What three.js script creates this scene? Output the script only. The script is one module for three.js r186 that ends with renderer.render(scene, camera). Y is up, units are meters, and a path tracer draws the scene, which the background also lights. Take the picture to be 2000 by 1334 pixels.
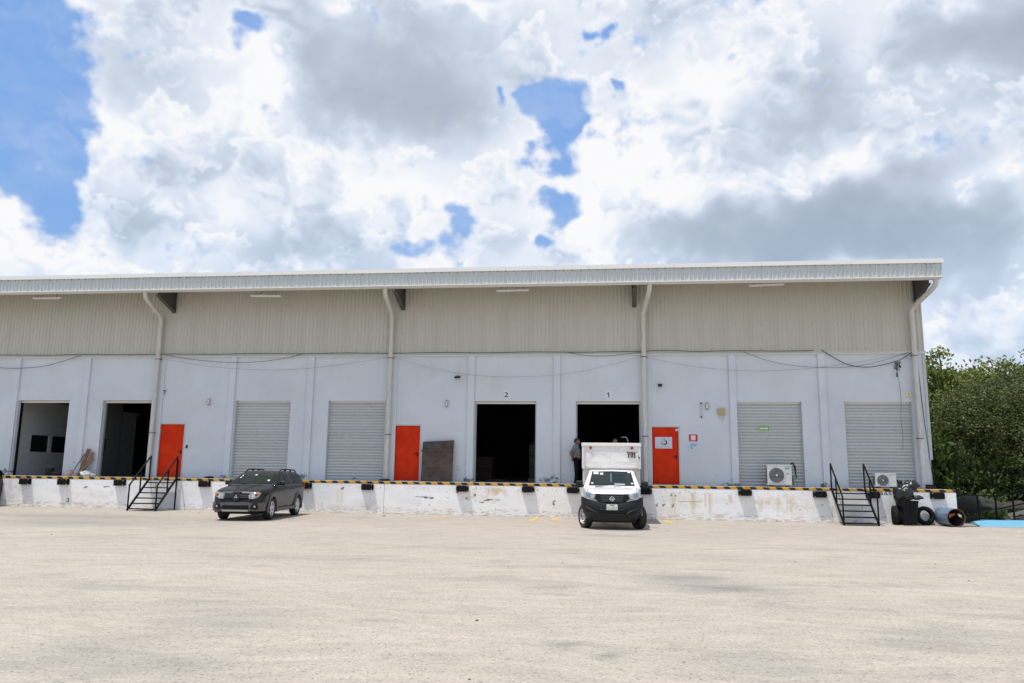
import * as THREE from 'three';
import { mergeGeometries, mergeVertices, toCreasedNormals } from 'three/addons/utils/BufferGeometryUtils.js';
import { RoundedBoxGeometry } from 'three/addons/geometries/RoundedBoxGeometry.js';
import { Brush, Evaluator, SUBTRACTION } from 'three-bvh-csg';
import { MarchingCubes } from 'three/addons/objects/MarchingCubes.js';

// ------------------------------------------------------------------ camera, sky, sun, exposure
const scene = new THREE.Scene();
const camera = new THREE.PerspectiveCamera(47.695, 1024 / 683, 0.1, 3000);
camera.position.set(0, 1.649, 29.2);
camera.rotation.set(0.16419, 0.12353, 0.01285, 'YXZ');
scene.add(camera);
const renderer = new THREE.WebGLRenderer({ antialias: true });
renderer.setSize(1024, 683);
renderer.toneMapping = THREE.LinearToneMapping;
renderer.toneMappingExposure = 1.0;
renderer.shadowMap.enabled = true;
renderer.shadowMap.type = THREE.PCFSoftShadowMap;

const SUN = new THREE.Vector3(-0.25, 1, 0.185).normalize();
const sun = new THREE.DirectionalLight(new THREE.Color(1.0, 0.955, 0.89), 3.9);
sun.position.copy(SUN).multiplyScalar(80);
sun.castShadow = true;
Object.assign(sun.shadow.camera, { left: -45, right: 35, top: 40, bottom: -40, near: 1, far: 200 });
sun.shadow.mapSize.set(4096, 4096);
scene.add(sun, sun.target);

// seeded random numbers and gradient noise
function rng(seed) { let a = seed >>> 0; return () => { a = (a + 0x6D2B79F5) | 0; let t = Math.imul(a ^ (a >>> 15), 1 | a); t = (t + Math.imul(t ^ (t >>> 7), 61 | t)) ^ t; return ((t ^ (t >>> 14)) >>> 0) / 4294967296; }; }
const PERM = new Uint8Array(512);
{ const r = rng(77), p = Array.from({ length: 256 }, (_, i) => i); for (let i = 255; i > 0; i--) { const j = Math.floor(r() * (i + 1)); [p[i], p[j]] = [p[j], p[i]]; } for (let i = 0; i < 512; i++) PERM[i] = p[i & 255]; }
const fade = (t) => t * t * t * (t * (t * 6 - 15) + 10);
function grad(h, x, y, z) { h &= 15; const u = h < 8 ? x : y, v = h < 4 ? y : h === 12 || h === 14 ? x : z; return ((h & 1) ? -u : u) + ((h & 2) ? -v : v); }
function n3(x, y, z) {
  const fx = Math.floor(x), fy = Math.floor(y), fz = Math.floor(z), X = fx & 255, Y = fy & 255, Z = fz & 255;
  x -= fx; y -= fy; z -= fz;
  const u = fade(x), v = fade(y), w = fade(z), A = PERM[X] + Y, AA = PERM[A] + Z, AB = PERM[A + 1] + Z, B = PERM[X + 1] + Y, BA = PERM[B] + Z, BB = PERM[B + 1] + Z;
  const l = (a, b, t) => a + (b - a) * t;
  return l(l(l(grad(PERM[AA], x, y, z), grad(PERM[BA], x - 1, y, z), u), l(grad(PERM[AB], x, y - 1, z), grad(PERM[BB], x - 1, y - 1, z), u), v),
    l(l(grad(PERM[AA + 1], x, y, z - 1), grad(PERM[BA + 1], x - 1, y, z - 1), u), l(grad(PERM[AB + 1], x, y - 1, z - 1), grad(PERM[BB + 1], x - 1, y - 1, z - 1), u), v), w);
}
function fbm(x, y, z, oct, gain = 0.5) { let s = 0, a = 1, f = 1; for (let i = 0; i < oct; i++) { s += a * n3(x * f, y * f, z * f); a *= gain; f *= 2.03; } return s; }
function billow(x, y, z, oct) { let s = 0, a = 1, f = 1; for (let i = 0; i < oct; i++) { s += a * (1 - 2 * Math.abs(n3(x * f, y * f, z * f))); a *= 0.52; f *= 2.07; } return s; }
const sstep = (a, b, x) => { const t = Math.min(1, Math.max(0, (x - a) / (b - a))); return t * t * (3 - 2 * t); };
const mix = (a, b, t) => a + (b - a) * t;
const clamp = (x, a = 0, b = 1) => Math.min(b, Math.max(a, x));

// the sky: blue air and broken cumulus. [azimuth, elevation, radii, strength] in degrees, azimuth 0 looks at the dock
const GAPS = [[-42.2, 26.1, 4.7, 5.4, -2.2], [-41.3, 21.2, 2.3, 4.3, -1.9], [-40.1, 17.7, 2.2, 1.4, -1.2], [-27.1, 29.5, 1.6, 1.2, -1.3], [-28.5, 27.9, 0.8, 0.9, -0.6], [-3.9, 26.7, 2.2, 1.7, -1.7], [-5.3, 27.6, 1.6, 0.5, -0.8], [-2.7, 24.6, 1.2, 1.3, -1.25], [-3.7, 22.0, 1.9, 1.1, -1.35], [-4.8, 19.5, 1.6, 1.0, -1.45], [-11.5, 17.9, 1.2, 1.4, -1.45], [-13.8, 15.4, 2.5, 1.0, -1.4], [-8.3, 26.9, 0.6, 0.8, -0.9], [1.1, 28.0, 0.5, 0.8, -1.6], [0.7, 31.7, 0.5, 0.6, -0.9], [-4.7, 16.1, 0.5, 1.0, -0.8]];
const SHADES = [[-17.0, 27.9, 6.3, 4.0, 0.6], [-12.6, 25.7, 4.2, 2.4, 0.45], [-21.6, 25.7, 3.2, 2.2, 0.3], [-9.0, 31.3, 4.0, 2.9, 0.3], [11.1, 16.4, 10.5, 1.7, 0.6], [18.6, 16.8, 7.6, 2.4, 0.62], [23.4, 13.2, 4.4, 2.8, 0.5], [23.9, 20.4, 4.7, 2.9, 0.25], [25.1, 27.6, 5, 2.4, 0.6], [28.0, 27.4, 2.9, 2.2, 0.3], [16.1, 25.0, 4.7, 2.2, 0.45], [12.1, 22.8, 3.2, 1.8, 0.3], [-35.2, 26.4, 4.3, 3.2, 0.28], [-33.2, 19.6, 2.9, 1.8, 0.3], [-25.8, 21.4, 4.0, 2.2, 0.25], [-34.5, 16.2, 3.2, 1.3, 0.4], [-21.8, 16.5, 3.2, 1.4, 0.3], [6.4, 31.1, 3.6, 2.2, 0.3], [-26.1, 15.4, 2.9, 1.4, 0.3], [-8.7, 16.1, 2.2, 1.4, 0.3], [-26.9, 26.3, 1.6, 3.1, -0.4], [-39.0, 21.4, 1.8, 2.2, -0.35], [-35.6, 21.2, 3.2, 1.8, -0.3], [-30.8, 18.0, 3.2, 2.2, -0.3], [-38.8, 14.1, 4.3, 2.2, -0.4], [-18.6, 19.3, 4.7, 1.6, -0.3], [8.2, 27.6, 3.2, 3.2, -0.4], [2.3, 24.7, 4.3, 3.2, -0.35], [3.0, 20.0, 5.4, 1.8, -0.35], [-1.7, 16.8, 2.5, 1.6, -0.4], [17.6, 21.1, 3.2, 1.4, -0.4], [26.0, 18.4, 2.2, 1.6, -0.4], [19.9, 26.9, 2.5, 2.5, -0.3], [-11.6, 33.0, 5.4, 0.5, -0.4], [26.2, 10.6, 1.8, 1.8, -0.2], [-22.1, 21.8, 2.5, 1.8, -0.25]];
const LAYERS = [[6, 0.02, 0.2], [12, 0.12, 0.12]];   // scale, cover, softness of edge
const TONES = [[0, 0.96, 0.96, 0.98], [0.22, 0.80, 0.85, 0.935], [0.45, 0.625, 0.70, 0.82], [0.75, 0.47, 0.535, 0.625], [1.0, 0.365, 0.43, 0.52]];
{
  const W = 4096, H = 2048, data = new Float32Array(W * H * 4), rad = Math.PI / 180;
  const field = (list, az, el) => { let s = 0; for (const [a, e, ra, re, k] of list) { const dx = (az - a) / ra, dy = (el - e) / re, q = dx * dx + dy * dy; if (q < 6) s += k * Math.exp(-q * 0.9); } return s; };
  for (let j = 0; j < H; j++) {
    const el = ((j + 0.5) / H - 0.5) * 180, ce = Math.cos(el * rad), y = Math.sin(el * rad);
    for (let i = 0; i < W; i++) {
      const k = (j * W + i) * 4; data[k + 3] = 1;
      if (el < -0.6) { data[k] = 0.5; data[k + 1] = 0.48; data[k + 2] = 0.45; continue; }
      const th = ((i + 0.5) / W - 0.5) * 2 * Math.PI, x = ce * Math.cos(th), z = ce * Math.sin(th);
      let az = Math.atan2(x, -z) / rad;
      const near = sstep(62, 44, Math.abs(az)) * sstep(46, 36, el);
      const wx = 1.5 * n3(x * 11, y * 11, z * 11) + 0.8 * n3(x * 27 + 9, y * 27, z * 27) + 0.4 * n3(x * 60, y * 60 + 4, z * 60), wy = 1.3 * n3(x * 11 + 31, y * 11, z * 11) + 0.8 * n3(x * 27, y * 27 + 17, z * 27) + 0.4 * n3(x * 60, y * 60, z * 60 + 8);
      const a2 = az + wx * 1.5, e2 = el + wy * 1.3;
      const det = fbm(x * 16 + 3, y * 18, z * 16, near > 0 ? 7 : 4, 0.6);
      let cov = 0.3 + 0.9 * fbm(x * 3.1, y * 3.4 + 5, z * 3.1, 3);
      let shade = 0.34 + 0.6 * fbm(x * 2.6 + 11, y * 4, z * 2.6, 3);
      if (near > 0) { cov = mix(cov, 0.86 + field(GAPS, a2, e2), near); shade = mix(shade, 0.25 + field(SHADES, a2, e2), near); }
      const wisp = fbm(x * 5 + 0.25 * wx + 70, y * 9, z * 5, 5, 0.6);
      let alpha = sstep(-0.26, 0.46, cov + 0.72 * det + 0.3 * fbm(x * 6, y * 7 + 50, z * 6, 2));
      alpha = 1 - (1 - alpha) * (1 - 0.14 * sstep(0.1, 0.7, wisp));
      const flat = sstep(0.75, 0.3, shade);
      shade += 0.2 * fbm(x * 5, y * 8 + 40, z * 5, 5) - 0.12 * sstep(0.9, 0.3, cov + 0.5 * det);
      for (let q = 0; q < (near > 0 ? 2 : 1); q++) {
        const s = LAYERS[q][0], o = q * 23.7, px = x * s + 0.12 * wx + o, py = y * s * 1.2 + 0.12 * wy + o, pz = z * s - o, up = 0.16;
        const big = fbm(px, py, pz, 3, 0.5), F = big + 0.22 * fbm(px * 7.7, py * 7.7, pz * 7.7, 4, 0.55) + 0.1 * billow(px * 3.1, py * 3.1, pz * 3.1, 2) - LAYERS[q][1];
        if (F < 0) continue;
        const D = big + 0.1 * billow(px * 3.1, py * 3.1, pz * 3.1, 2) - fbm(px, py + up, pz, 3, 0.5) - 0.1 * billow(px * 3.1, (py + up) * 3.1, pz * 3.1, 2);
        const own = clamp(mix(shade, 0.16, 0.45) - 0.12 + 0.36 * sstep(0.0, 0.55, F) - 0.8 * clamp(D, -0.25, 0.25));
        shade = mix(shade, own, sstep(0, LAYERS[q][2], F) * mix(0.12, 0.9, flat));
      }
      shade = shade > 0.55 ? 0.55 + 0.45 * (1 - Math.exp(-(shade - 0.55) / 0.45)) : Math.max(0, shade);
      let t = 1; while (t < TONES.length - 1 && TONES[t][0] < shade) t++;
      const A = TONES[t - 1], B = TONES[t], f = (shade - A[0]) / (B[0] - A[0]);
      const low = sstep(24, 10, el) * shade;
      const cr = mix(A[1], B[1], f) * (1 - 0.1 * low), cg = mix(A[2], B[2], f), cb = mix(A[3], B[3], f) * (1 + 0.12 * low);
      const hz = Math.pow(1 - clamp(y), 3);
      const br = mix(0.17, 0.33, hz), bg = mix(0.36, 0.54, hz), bb = mix(0.775, 0.87, hz);
      const veil = 0.06 + 0.16 * clamp(0.5 + det);
      data[k] = mix(mix(br, cr, veil * 0.4), cr, alpha); data[k + 1] = mix(mix(bg, cg, veil * 0.4), cg, alpha); data[k + 2] = mix(mix(bb, cb, veil * 0.4), cb, alpha);
    }
  }
  const t = new THREE.DataTexture(data, W, H, THREE.RGBAFormat, THREE.FloatType);
  t.mapping = THREE.EquirectangularReflectionMapping; t.magFilter = THREE.LinearFilter; t.minFilter = THREE.LinearFilter; t.needsUpdate = true;
  scene.background = t; scene.environment = t;
}

// ------------------------------------------------------------------ helpers
const names = {};
function numbered(n) { const k = names[n] = (names[n] ?? -1) + 1; return k ? n + '_' + String(k).padStart(3, '0') : n; }
function tag(o, label, category, group, kind) { o.userData.label = label; o.userData.category = category; if (group) o.userData.group = group; if (kind) o.userData.kind = kind; return o; }
function thing(name, label, category, pos = [0, 0, 0], turn = 0, group) {
  const o = new THREE.Group(); o.name = numbered(name); o.position.set(...pos); o.rotation.y = turn; scene.add(o);
  return tag(o, label, category, group);
}
function sub(name, parent, pos = [0, 0, 0]) { const o = new THREE.Group(); o.name = name; o.position.set(...pos); parent.add(o); return o; }
function copyOf(src, label) { const c = src.clone(); c.name = numbered(src.name.replace(/_\d{3}$/, '')); c.userData = { ...src.userData, label }; scene.add(c); return c; }
function merge(gs) {
  gs = (Array.isArray(gs) ? gs : [gs]).flat(9).map((g) => { g = g.index ? g.toNonIndexed() : g; for (const k of Object.keys(g.attributes)) if (!['position', 'normal', 'uv'].includes(k)) g.deleteAttribute(k); if (!g.attributes.uv) g.setAttribute('uv', new THREE.BufferAttribute(new Float32Array(g.attributes.position.count * 2), 2)); g.groups = []; return g; });
  return gs.length === 1 ? gs[0] : mergeGeometries(gs);
}
function part(name, gs, m, parent, label) {
  const o = new THREE.Mesh(merge(gs), m); o.name = parent === scene ? numbered(name) : name; o.castShadow = o.receiveShadow = true; parent.add(o);
  if (label) o.userData.label = label; return o;
}
function solo(name, gs, m, label, category, group, kind) { return tag(part(name, gs, m, scene), label, category, group, kind); }
function share(name, geo, m, parent, x = 0, y = 0, z = 0) { const o = new THREE.Mesh(geo, m); o.name = name; o.castShadow = o.receiveShadow = true; o.position.set(x, y, z); parent.add(o); return o; }
// geometry shorthands
function bx(x0, x1, y0, y1, z0, z1) { return new THREE.BoxGeometry(x1 - x0, y1 - y0, z1 - z0).translate((x0 + x1) / 2, (y0 + y1) / 2, (z0 + z1) / 2); }
function rbx(x0, x1, y0, y1, z0, z1, r = 0.01, s = 2) { return new RoundedBoxGeometry(x1 - x0, y1 - y0, z1 - z0, s, Math.min(r, (x1 - x0) / 2.01, (y1 - y0) / 2.01, (z1 - z0) / 2.01)).translate((x0 + x1) / 2, (y0 + y1) / 2, (z0 + z1) / 2); }
const V = (x, y, z) => new THREE.Vector3(x, y, z);
function rod(a, b, r, r2 = r, n = 10) {
  const A = V(...a), d = V(...b).sub(A), L = d.length();
  return new THREE.CylinderGeometry(r2, r, L, n).translate(0, L / 2, 0).applyQuaternion(new THREE.Quaternion().setFromUnitVectors(V(0, 1, 0), d.normalize())).translate(A.x, A.y, A.z);
}
function bar(a, b, w, h, upv = [0, 1, 0]) {   // square section bar between two points
  const A = V(...a), B = V(...b), d = B.clone().sub(A), L = d.length(); d.normalize();
  let s = V(...upv).cross(d); if (s.length() < 1e-3) s = V(1, 0, 0).cross(d); s.normalize(); const u = d.clone().cross(s);
  return new THREE.BoxGeometry(w, h, L).applyMatrix4(new THREE.Matrix4().makeBasis(s, u, d)).translate((A.x + B.x) / 2, (A.y + B.y) / 2, (A.z + B.z) / 2);
}
function tube(pts, r, seg = 0, n = 8) { return new THREE.TubeGeometry(new THREE.CatmullRomCurve3(pts.map((p) => V(...p))), seg || pts.length * 6, r, n, false); }
function shapeOf(pts) { const s = new THREE.Shape(); pts.forEach(([x, y], i) => (i ? s.lineTo(x, y) : s.moveTo(x, y))); return s; }
function plate(pts, z0, z1, bevel = 0) { return new THREE.ExtrudeGeometry(shapeOf(pts), { depth: z1 - z0 - 2 * bevel, bevelEnabled: bevel > 0, bevelThickness: bevel, bevelSize: bevel, bevelSegments: 2, curveSegments: 8 }).translate(0, 0, z0 + bevel); }
function spin(g, axis, a) { return axis === 'x' ? g.rotateX(a) : axis === 'y' ? g.rotateY(a) : g.rotateZ(a); }
// materials
const lin = (r, g, b) => new THREE.Color().setRGB(r, g, b);
function mat(c, rough = 0.7, o = {}) { const { phys, ...rest } = o; return new (phys ? THREE.MeshPhysicalMaterial : THREE.MeshStandardMaterial)({ color: Array.isArray(c) ? lin(...c) : c, roughness: rough, metalness: 0, side: THREE.DoubleSide, ...rest }); }
function canvasTex(w, h, draw, o = {}) {
  const c = document.createElement('canvas'); c.width = w; c.height = h; draw(c.getContext('2d'), w, h);
  const t = new THREE.CanvasTexture(c); t.colorSpace = o.linear ? THREE.NoColorSpace : THREE.SRGBColorSpace; t.wrapS = t.wrapT = o.clamp ? THREE.ClampToEdgeWrapping : THREE.RepeatWrapping; t.anisotropy = 8; return t;
}
function dataTex(w, h, f, o = {}) {   // f(x, y) -> [r, g, b] in 0..1
  const d = new Uint8Array(w * h * 4); for (let y = 0; y < h; y++) for (let x = 0; x < w; x++) { const c = f(x, y), k = (y * w + x) * 4; d[k] = clamp(c[0]) * 255; d[k + 1] = clamp(c[1]) * 255; d[k + 2] = clamp(c[2]) * 255; d[k + 3] = 255; }
  const t = new THREE.DataTexture(d, w, h); t.colorSpace = o.linear ? THREE.NoColorSpace : THREE.SRGBColorSpace; t.wrapS = t.wrapT = o.clamp ? THREE.ClampToEdgeWrapping : THREE.RepeatWrapping; t.magFilter = THREE.LinearFilter; t.minFilter = THREE.LinearMipmapLinearFilter; t.generateMipmaps = true; t.anisotropy = 8; t.needsUpdate = true; return t;
}
// noise that repeats after `per` cells
function tn(x, y, per, seed) { const a = x / per * 2 * Math.PI, b = y / per * 2 * Math.PI, r = per / 6.28; return n3(r * Math.cos(a) + seed, r * Math.sin(a) + 3.1 * Math.cos(b) * r, r * Math.sin(b) * 3.1 + seed * 2); }
function uvMetres(g, ax = 'x', ay = 'y', s = 1, ox = 0, oy = 0, sy = s) { const p = g.attributes.position, uv = new Float32Array(p.count * 2), get = { x: (i) => p.getX(i), y: (i) => p.getY(i), z: (i) => p.getZ(i) }; for (let i = 0; i < p.count; i++) { uv[2 * i] = (get[ax](i) - ox) * s; uv[2 * i + 1] = (get[ay](i) - oy) * sy; } g.setAttribute('uv', new THREE.BufferAttribute(uv, 2)); return g; }
// fine mottling, multiplied into many colours
const grimeTex = dataTex(512, 512, (x, y) => { const v = 0.9 + 0.06 * tn(x / 512 * 6, y / 512 * 6, 6, 3) + 0.05 * tn(x / 512 * 24, y / 512 * 24, 24, 7) + 0.03 * tn(x / 512 * 80, y / 512 * 80, 80, 1); return [v, v, v * 0.99]; });
const streakTex = dataTex(512, 64, (x, y) => { const v = 0.95 + 0.015 * tn(x / 512 * 40, y / 64 * 2, 40, 3) + 0.03 * tn(x / 512 * 8, y / 64 * 2, 8, 5); return [v, v, v]; });
const rub = rng(5);
const grainTex = dataTex(256, 256, () => { const v = 0.4 + 0.6 * rub(); return [v, v, v]; }, { linear: true });

const M = {
  black: mat([0.008, 0.008, 0.009], 0.45, { phys: true, specularIntensity: 0.4 }), rubber: mat([0.011, 0.011, 0.011], 0.8, { phys: true, specularIntensity: 0.3 }), blackSteel: mat([0.006, 0.006, 0.007], 0.5, { phys: true, specularIntensity: 0.2 }),
  steel: mat([0.5, 0.5, 0.5], 0.4, { metalness: 0.8 }), galv: mat([0.55, 0.56, 0.57], 0.45, { metalness: 0.6 }),
  clad: mat([0.60, 0.58, 0.495], 0.5, { map: streakTex }), cream: mat([0.72, 0.70, 0.64], 0.55), white: mat([0.78, 0.78, 0.77], 0.5), cable: mat([0.035, 0.035, 0.038], 0.7),
  cableGrey: mat([0.3, 0.3, 0.32], 0.6), screw: mat([0.07, 0.065, 0.06], 0.5, { metalness: 0.3 }), dark: mat([0.03, 0.03, 0.03], 0.8),
};

// ------------------------------------------------------------------ ground
{
  const R = rng(11), N = 1024, cells = 256, dots = new Float32Array(cells * cells * 3);
  for (let i = 0; i < dots.length; i++) dots[i] = R();
  const field = new Float32Array(N * N);
  for (let y = 0; y < N; y++) for (let x = 0; x < N; x++) {
    let best = 9, tone = 0; const cx = Math.floor(x / 4), cy = Math.floor(y / 4);
    for (let a = -1; a <= 1; a++) for (let b = -1; b <= 1; b++) { const k = (((cy + b + cells) % cells) * cells + ((cx + a + cells) % cells)) * 3, dx = cx + a + dots[k] - x / 4, dy = cy + b + dots[k + 1] - y / 4, d = dx * dx + dy * dy; if (d < best) { best = d; tone = dots[k + 2]; } }
    field[y * N + x] = tone * (1 - Math.min(1, best)) ;
  }
  const t = dataTex(N, N, (x, y) => {
    const f = field[y * N + x], big = 0.035 * tn(x / N * 9, y / N * 9, 9, 2) + 0.03 * tn(x / N * 30, y / N * 30, 30, 5);
    let v = 0.69 + big + 0.085 * (f - 0.42);
    if (f > 0.9) v += 0.07; else if (f < 0.03) v -= 0.1;
    return [v * 1.03, v * 0.972, v * 0.90];
  });
  const bump = dataTex(N, N, (x, y) => { const f = field[y * N + x]; return [f, f, f]; }, { linear: true });
  for (const q of [t, bump]) q.repeat.set(1 / 5.3, 1 / 5.3);
  const axis = (lo, hi, step) => { const a = []; for (let v = lo; v <= hi + 1e-6; v += step) a.push(v); let s = step; for (let v = hi; v < 1500;) { s *= 1.7; v += s; a.push(v); } s = step; for (let v = lo; v > -1500;) { s *= 1.7; v -= s; a.unshift(v); } return a; };
  const xs = axis(-34, 26, 0.2), zs = axis(-4, 34, 0.2), pos = [], uv = [], col = [], idx = [];
  // worn and oily places: [x, z, half length, half width, darkness]
  const spots = [[1.2, 16.4, 0.75, 0.5, 0.22], [1.6, 17.35, 0.9, 0.38, 0.26], [-0.4, 21.4, 0.14, 0.14, 0.28], [0.02, 21.8, 0.1, 0.16, 0.26], [1.35, 21.9, 0.6, 0.6, 0.1], [3.1, 20.8, 0.7, 0.25, 0.14], [3.6, 20.1, 0.5, 0.4, 0.1], [-5.2, 15.1, 2.2, 0.55, 0.09], [-4.7, 22.4, 0.7, 0.5, 0.14], [-4.0, 21.1, 0.7, 0.45, 0.1], [-3.6, 22.8, 0.8, 0.35, 0.12], [-14.6, 8.2, 3.2, 1.3, 0.12], [-0.6, 15.3, 1.1, 0.22, 0.16], [-2.0, 17.2, 1.2, 0.3, 0.1], [2.1, 18.8, 0.5, 0.3, 0.08], [-17.5, 5.8, 4, 1.1, 0.12], [0.1, 8.6, 1.2, 0.4, 0.1], [5, 11, 1.6, 0.3, 0.08], [-9, 12, 2.2, 0.3, 0.08], [4.2, 16.5, 1.1, 0.2, 0.1], [-11.2, 6, 1.2, 2.2, 0.06], [0.2, 5.4, 0.6, 0.6, 0.2], [-3, 12.6, 1.5, 0.25, 0.08], [7, 9.2, 1.2, 0.2, 0.09], [-6.6, 19, 1, 0.3, 0.09]];
  for (let j = 0; j < zs.length; j++) for (let i = 0; i < xs.length; i++) {
    const x = xs[i], z = zs[j];
    let d = 0.06 * fbm(x * 0.16, z * 0.42, 4, 4) + 0.04 * fbm(x * 0.55 + 7, z * 1.6, 9, 4) + 0.025 * n3(x * 2.2, z * 3.8, 1) - 0.13 * sstep(0.34, 0.8, fbm(x * 0.8 + 31, z * 2.4, 3, 4));
    for (const [sx, sz, a, b, k] of spots) { const q = ((x - sx + 0.3 * n3(x * 2.2, z * 2.2, 8)) / a) ** 2 + ((z - sz + 0.25 * n3(x * 2.4, 5, z * 2.4)) / b) ** 2; if (q < 4) d -= 1.75 * k * Math.exp(-q * 1.1) * (0.75 + 0.6 * n3(x * 5, z * 5, 2)); }
    for (const [R0, cx, cz, w] of [[7.5, -17.5, 5, 0.16], [9.1, -17.5, 5, 0.16]]) { const e = Math.abs(Math.hypot(x - cx, z - cz) - R0); if (e < w && x < -11) d -= 0.13 * (1 - e / w); }
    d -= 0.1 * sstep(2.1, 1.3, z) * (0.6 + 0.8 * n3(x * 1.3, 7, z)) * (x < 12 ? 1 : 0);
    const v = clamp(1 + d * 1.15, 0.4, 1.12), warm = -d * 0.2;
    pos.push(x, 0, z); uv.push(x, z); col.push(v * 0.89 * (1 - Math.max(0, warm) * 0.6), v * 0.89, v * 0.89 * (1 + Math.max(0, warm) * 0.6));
  }
  for (let j = 0; j + 1 < zs.length; j++) for (let i = 0; i + 1 < xs.length; i++) { const a = j * xs.length + i, b = a + 1, c = a + xs.length, e = c + 1; idx.push(a, c, b, b, c, e); }
  const g = new THREE.BufferGeometry(); g.setAttribute('position', new THREE.Float32BufferAttribute(pos, 3)); g.setAttribute('uv', new THREE.Float32BufferAttribute(uv, 2)); g.setAttribute('color', new THREE.Float32BufferAttribute(col, 3)); g.setIndex(idx); g.computeVertexNormals();
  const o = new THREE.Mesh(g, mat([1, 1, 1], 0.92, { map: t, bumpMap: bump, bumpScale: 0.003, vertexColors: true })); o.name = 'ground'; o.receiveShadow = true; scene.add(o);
  tag(o, 'pale dusty asphalt yard with dark stains in front of the loading dock', 'ground', null, 'structure');
}

// ------------------------------------------------------------------ the warehouse
const FLOOR = 1.165, LEFT = -46, RIGHT = 11.4, WALLTOP = 6.0;
const OPEN = { r1: [-24.14, -21.86], r2: [-20.38, -18.2], r3: [-14.69, -12.4], r4: [-10.85, -8.54], a: [-5.03, -2.66], b: [-1.17, 1.24], r5: [4.71, 7.03], r6: [8.52, 10.84] };
const DOORS = [[-17.84, -16.72], [-8.25, -7.09], [1.49, 2.65]];
const PIPES = [-27.71, -18.04, -8.36, 1.38, 10.98];
const PILASTERS = [-33.98, -30.8, -24.31, -21.17, -14.86, -11.61, -5.18, -1.88, 4.6, 7.78];
const HEAD = 4.215, DHEAD = 3.31;
const warehouse = thing('warehouse', 'long white warehouse with corrugated metal upper wall and roller doors behind the dock', 'warehouse');
const R0 = rng(21);
// painted render of the wall: faint unevenness, grime and bare patches near the dock floor
const wallTex = canvasTex(2048, 280, (c, w, h) => {
  c.fillStyle = '#dfe1e4'; c.fillRect(0, 0, w, h); const X = (x) => (x + 25.5) / 37 * w, Y = (y) => h - (y - 1.165) / 4.85 * h, r = rng(4);
  for (let i = 0; i < 900; i++) { const x = r() * w, y = r() * h, s = 8 + r() * 60; c.fillStyle = r() < 0.5 ? `rgba(255,255,255,${0.015 + r() * 0.015})` : `rgba(130,135,148,${0.008 + r() * 0.012})`; c.beginPath(); c.ellipse(x, y, s, s * (0.3 + r()), r() * 3, 0, 7); c.fill(); }
  for (let i = 0; i < 240; i++) { const x = r() * w, l = 8 + r() * 60; c.fillStyle = `rgba(110,112,120,${0.015 + r() * 0.03})`; c.fillRect(x, r() < 0.4 ? 0 : r() * h, 0.6 + r() * 1.4, l); }
  for (let i = 0; i < 260; i++) { const x = r() * w, y = h - Math.pow(r(), 2.5) * 40; c.fillStyle = `rgba(95,95,98,${0.1 + r() * 0.25})`; c.beginPath(); c.ellipse(x, y, 0.5 + r() * 2.2, 0.4 + r() * 1.4, r() * 3, 0, 7); c.fill(); }
  const chip = (x, y, sx, sy) => { for (let i = 0; i < 26; i++) { const a = r() * 6.3, d = r(); c.fillStyle = r() < 0.75 ? 'rgba(122,122,122,.75)' : 'rgba(225,228,232,.8)'; c.beginPath(); c.ellipse(X(x + Math.cos(a) * d * sx), Y(y + Math.abs(Math.sin(a)) * d * sy), 1 + r() * 4, 0.7 + r() * 2.5, r() * 3, 0, 7); c.fill(); } };
  chip(-5.2, 1.2, 0.18, 0.14); chip(-1.95, 1.17, 0.35, 0.3); chip(-2.3, 1.25, 0.2, 0.1); chip(-24.3, 1.3, 0.15, 0.12); chip(4.45, 1.17, 0.5, 0.1); chip(7.7, 1.2, 0.2, 0.08); chip(-11.7, 1.25, 0.2, 0.12); chip(-20.9, 1.17, 0.35, 0.16); chip(-15, 1.2, 0.2, 0.1);
  c.fillStyle = 'rgba(150,120,80,.22)'; for (let i = 0; i < 14; i++) c.fillRect(X(4.05 + i * 0.018), Y(3.74), 1, 4 + r() * 16);
}, { clamp: true });
M.wall = mat([0.85, 0.885, 0.905], 0.75, { map: wallTex });
M.plaster = mat([0.66, 0.69, 0.69], 0.75, { map: grimeTex });
const uvWall = (g) => uvMetres(g, 'x', 'y', 1 / 37, -25.5, FLOOR, 1 / 4.85);
{
  const s = shapeOf([[LEFT, FLOOR], [RIGHT - 0.06, FLOOR], [RIGHT - 0.06, WALLTOP], [LEFT, WALLTOP]]);
  const hole = (a, b, t) => { const p = new THREE.Path(); p.moveTo(a, FLOOR + 0.001); p.lineTo(a, t); p.lineTo(b, t); p.lineTo(b, FLOOR + 0.001); p.closePath(); s.holes.push(p); };
  for (const k in OPEN) hole(...OPEN[k], HEAD); for (const d of DOORS) hole(...d, DHEAD);
  part('wall', uvWall(new THREE.ExtrudeGeometry(s, { depth: 0.22, bevelEnabled: false }).translate(0, 0, -0.22)), M.wall, warehouse);
  for (const x of PILASTERS) part('pilaster', uvWall(rbx(x - 0.128, x + 0.128, FLOOR, 5.965, 0.001, 0.075, 0.012)), M.wall, warehouse);
  for (const x of PIPES) part('pilaster', uvWall(rbx(x - 0.08, x + 0.26, x > 10 ? 2.2 : FLOOR, 5.965, 0.001, 0.05, 0.012)), M.wall, warehouse);
  // sheet-metal corner cover that stops short of the floor
  part('corner_cover', [bx(11.3, RIGHT, 2.18, 5.97, -0.2, 0.03)], M.plaster, warehouse);
  // ledge where the metal cladding meets the wall
  part('ledge', plate([[0, 5.965], [-0.1, 5.965], [-0.1, 5.985], [0, 6.075]], LEFT, RIGHT + 0.03).rotateY(Math.PI / 2), M.cream, warehouse);
}
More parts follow.
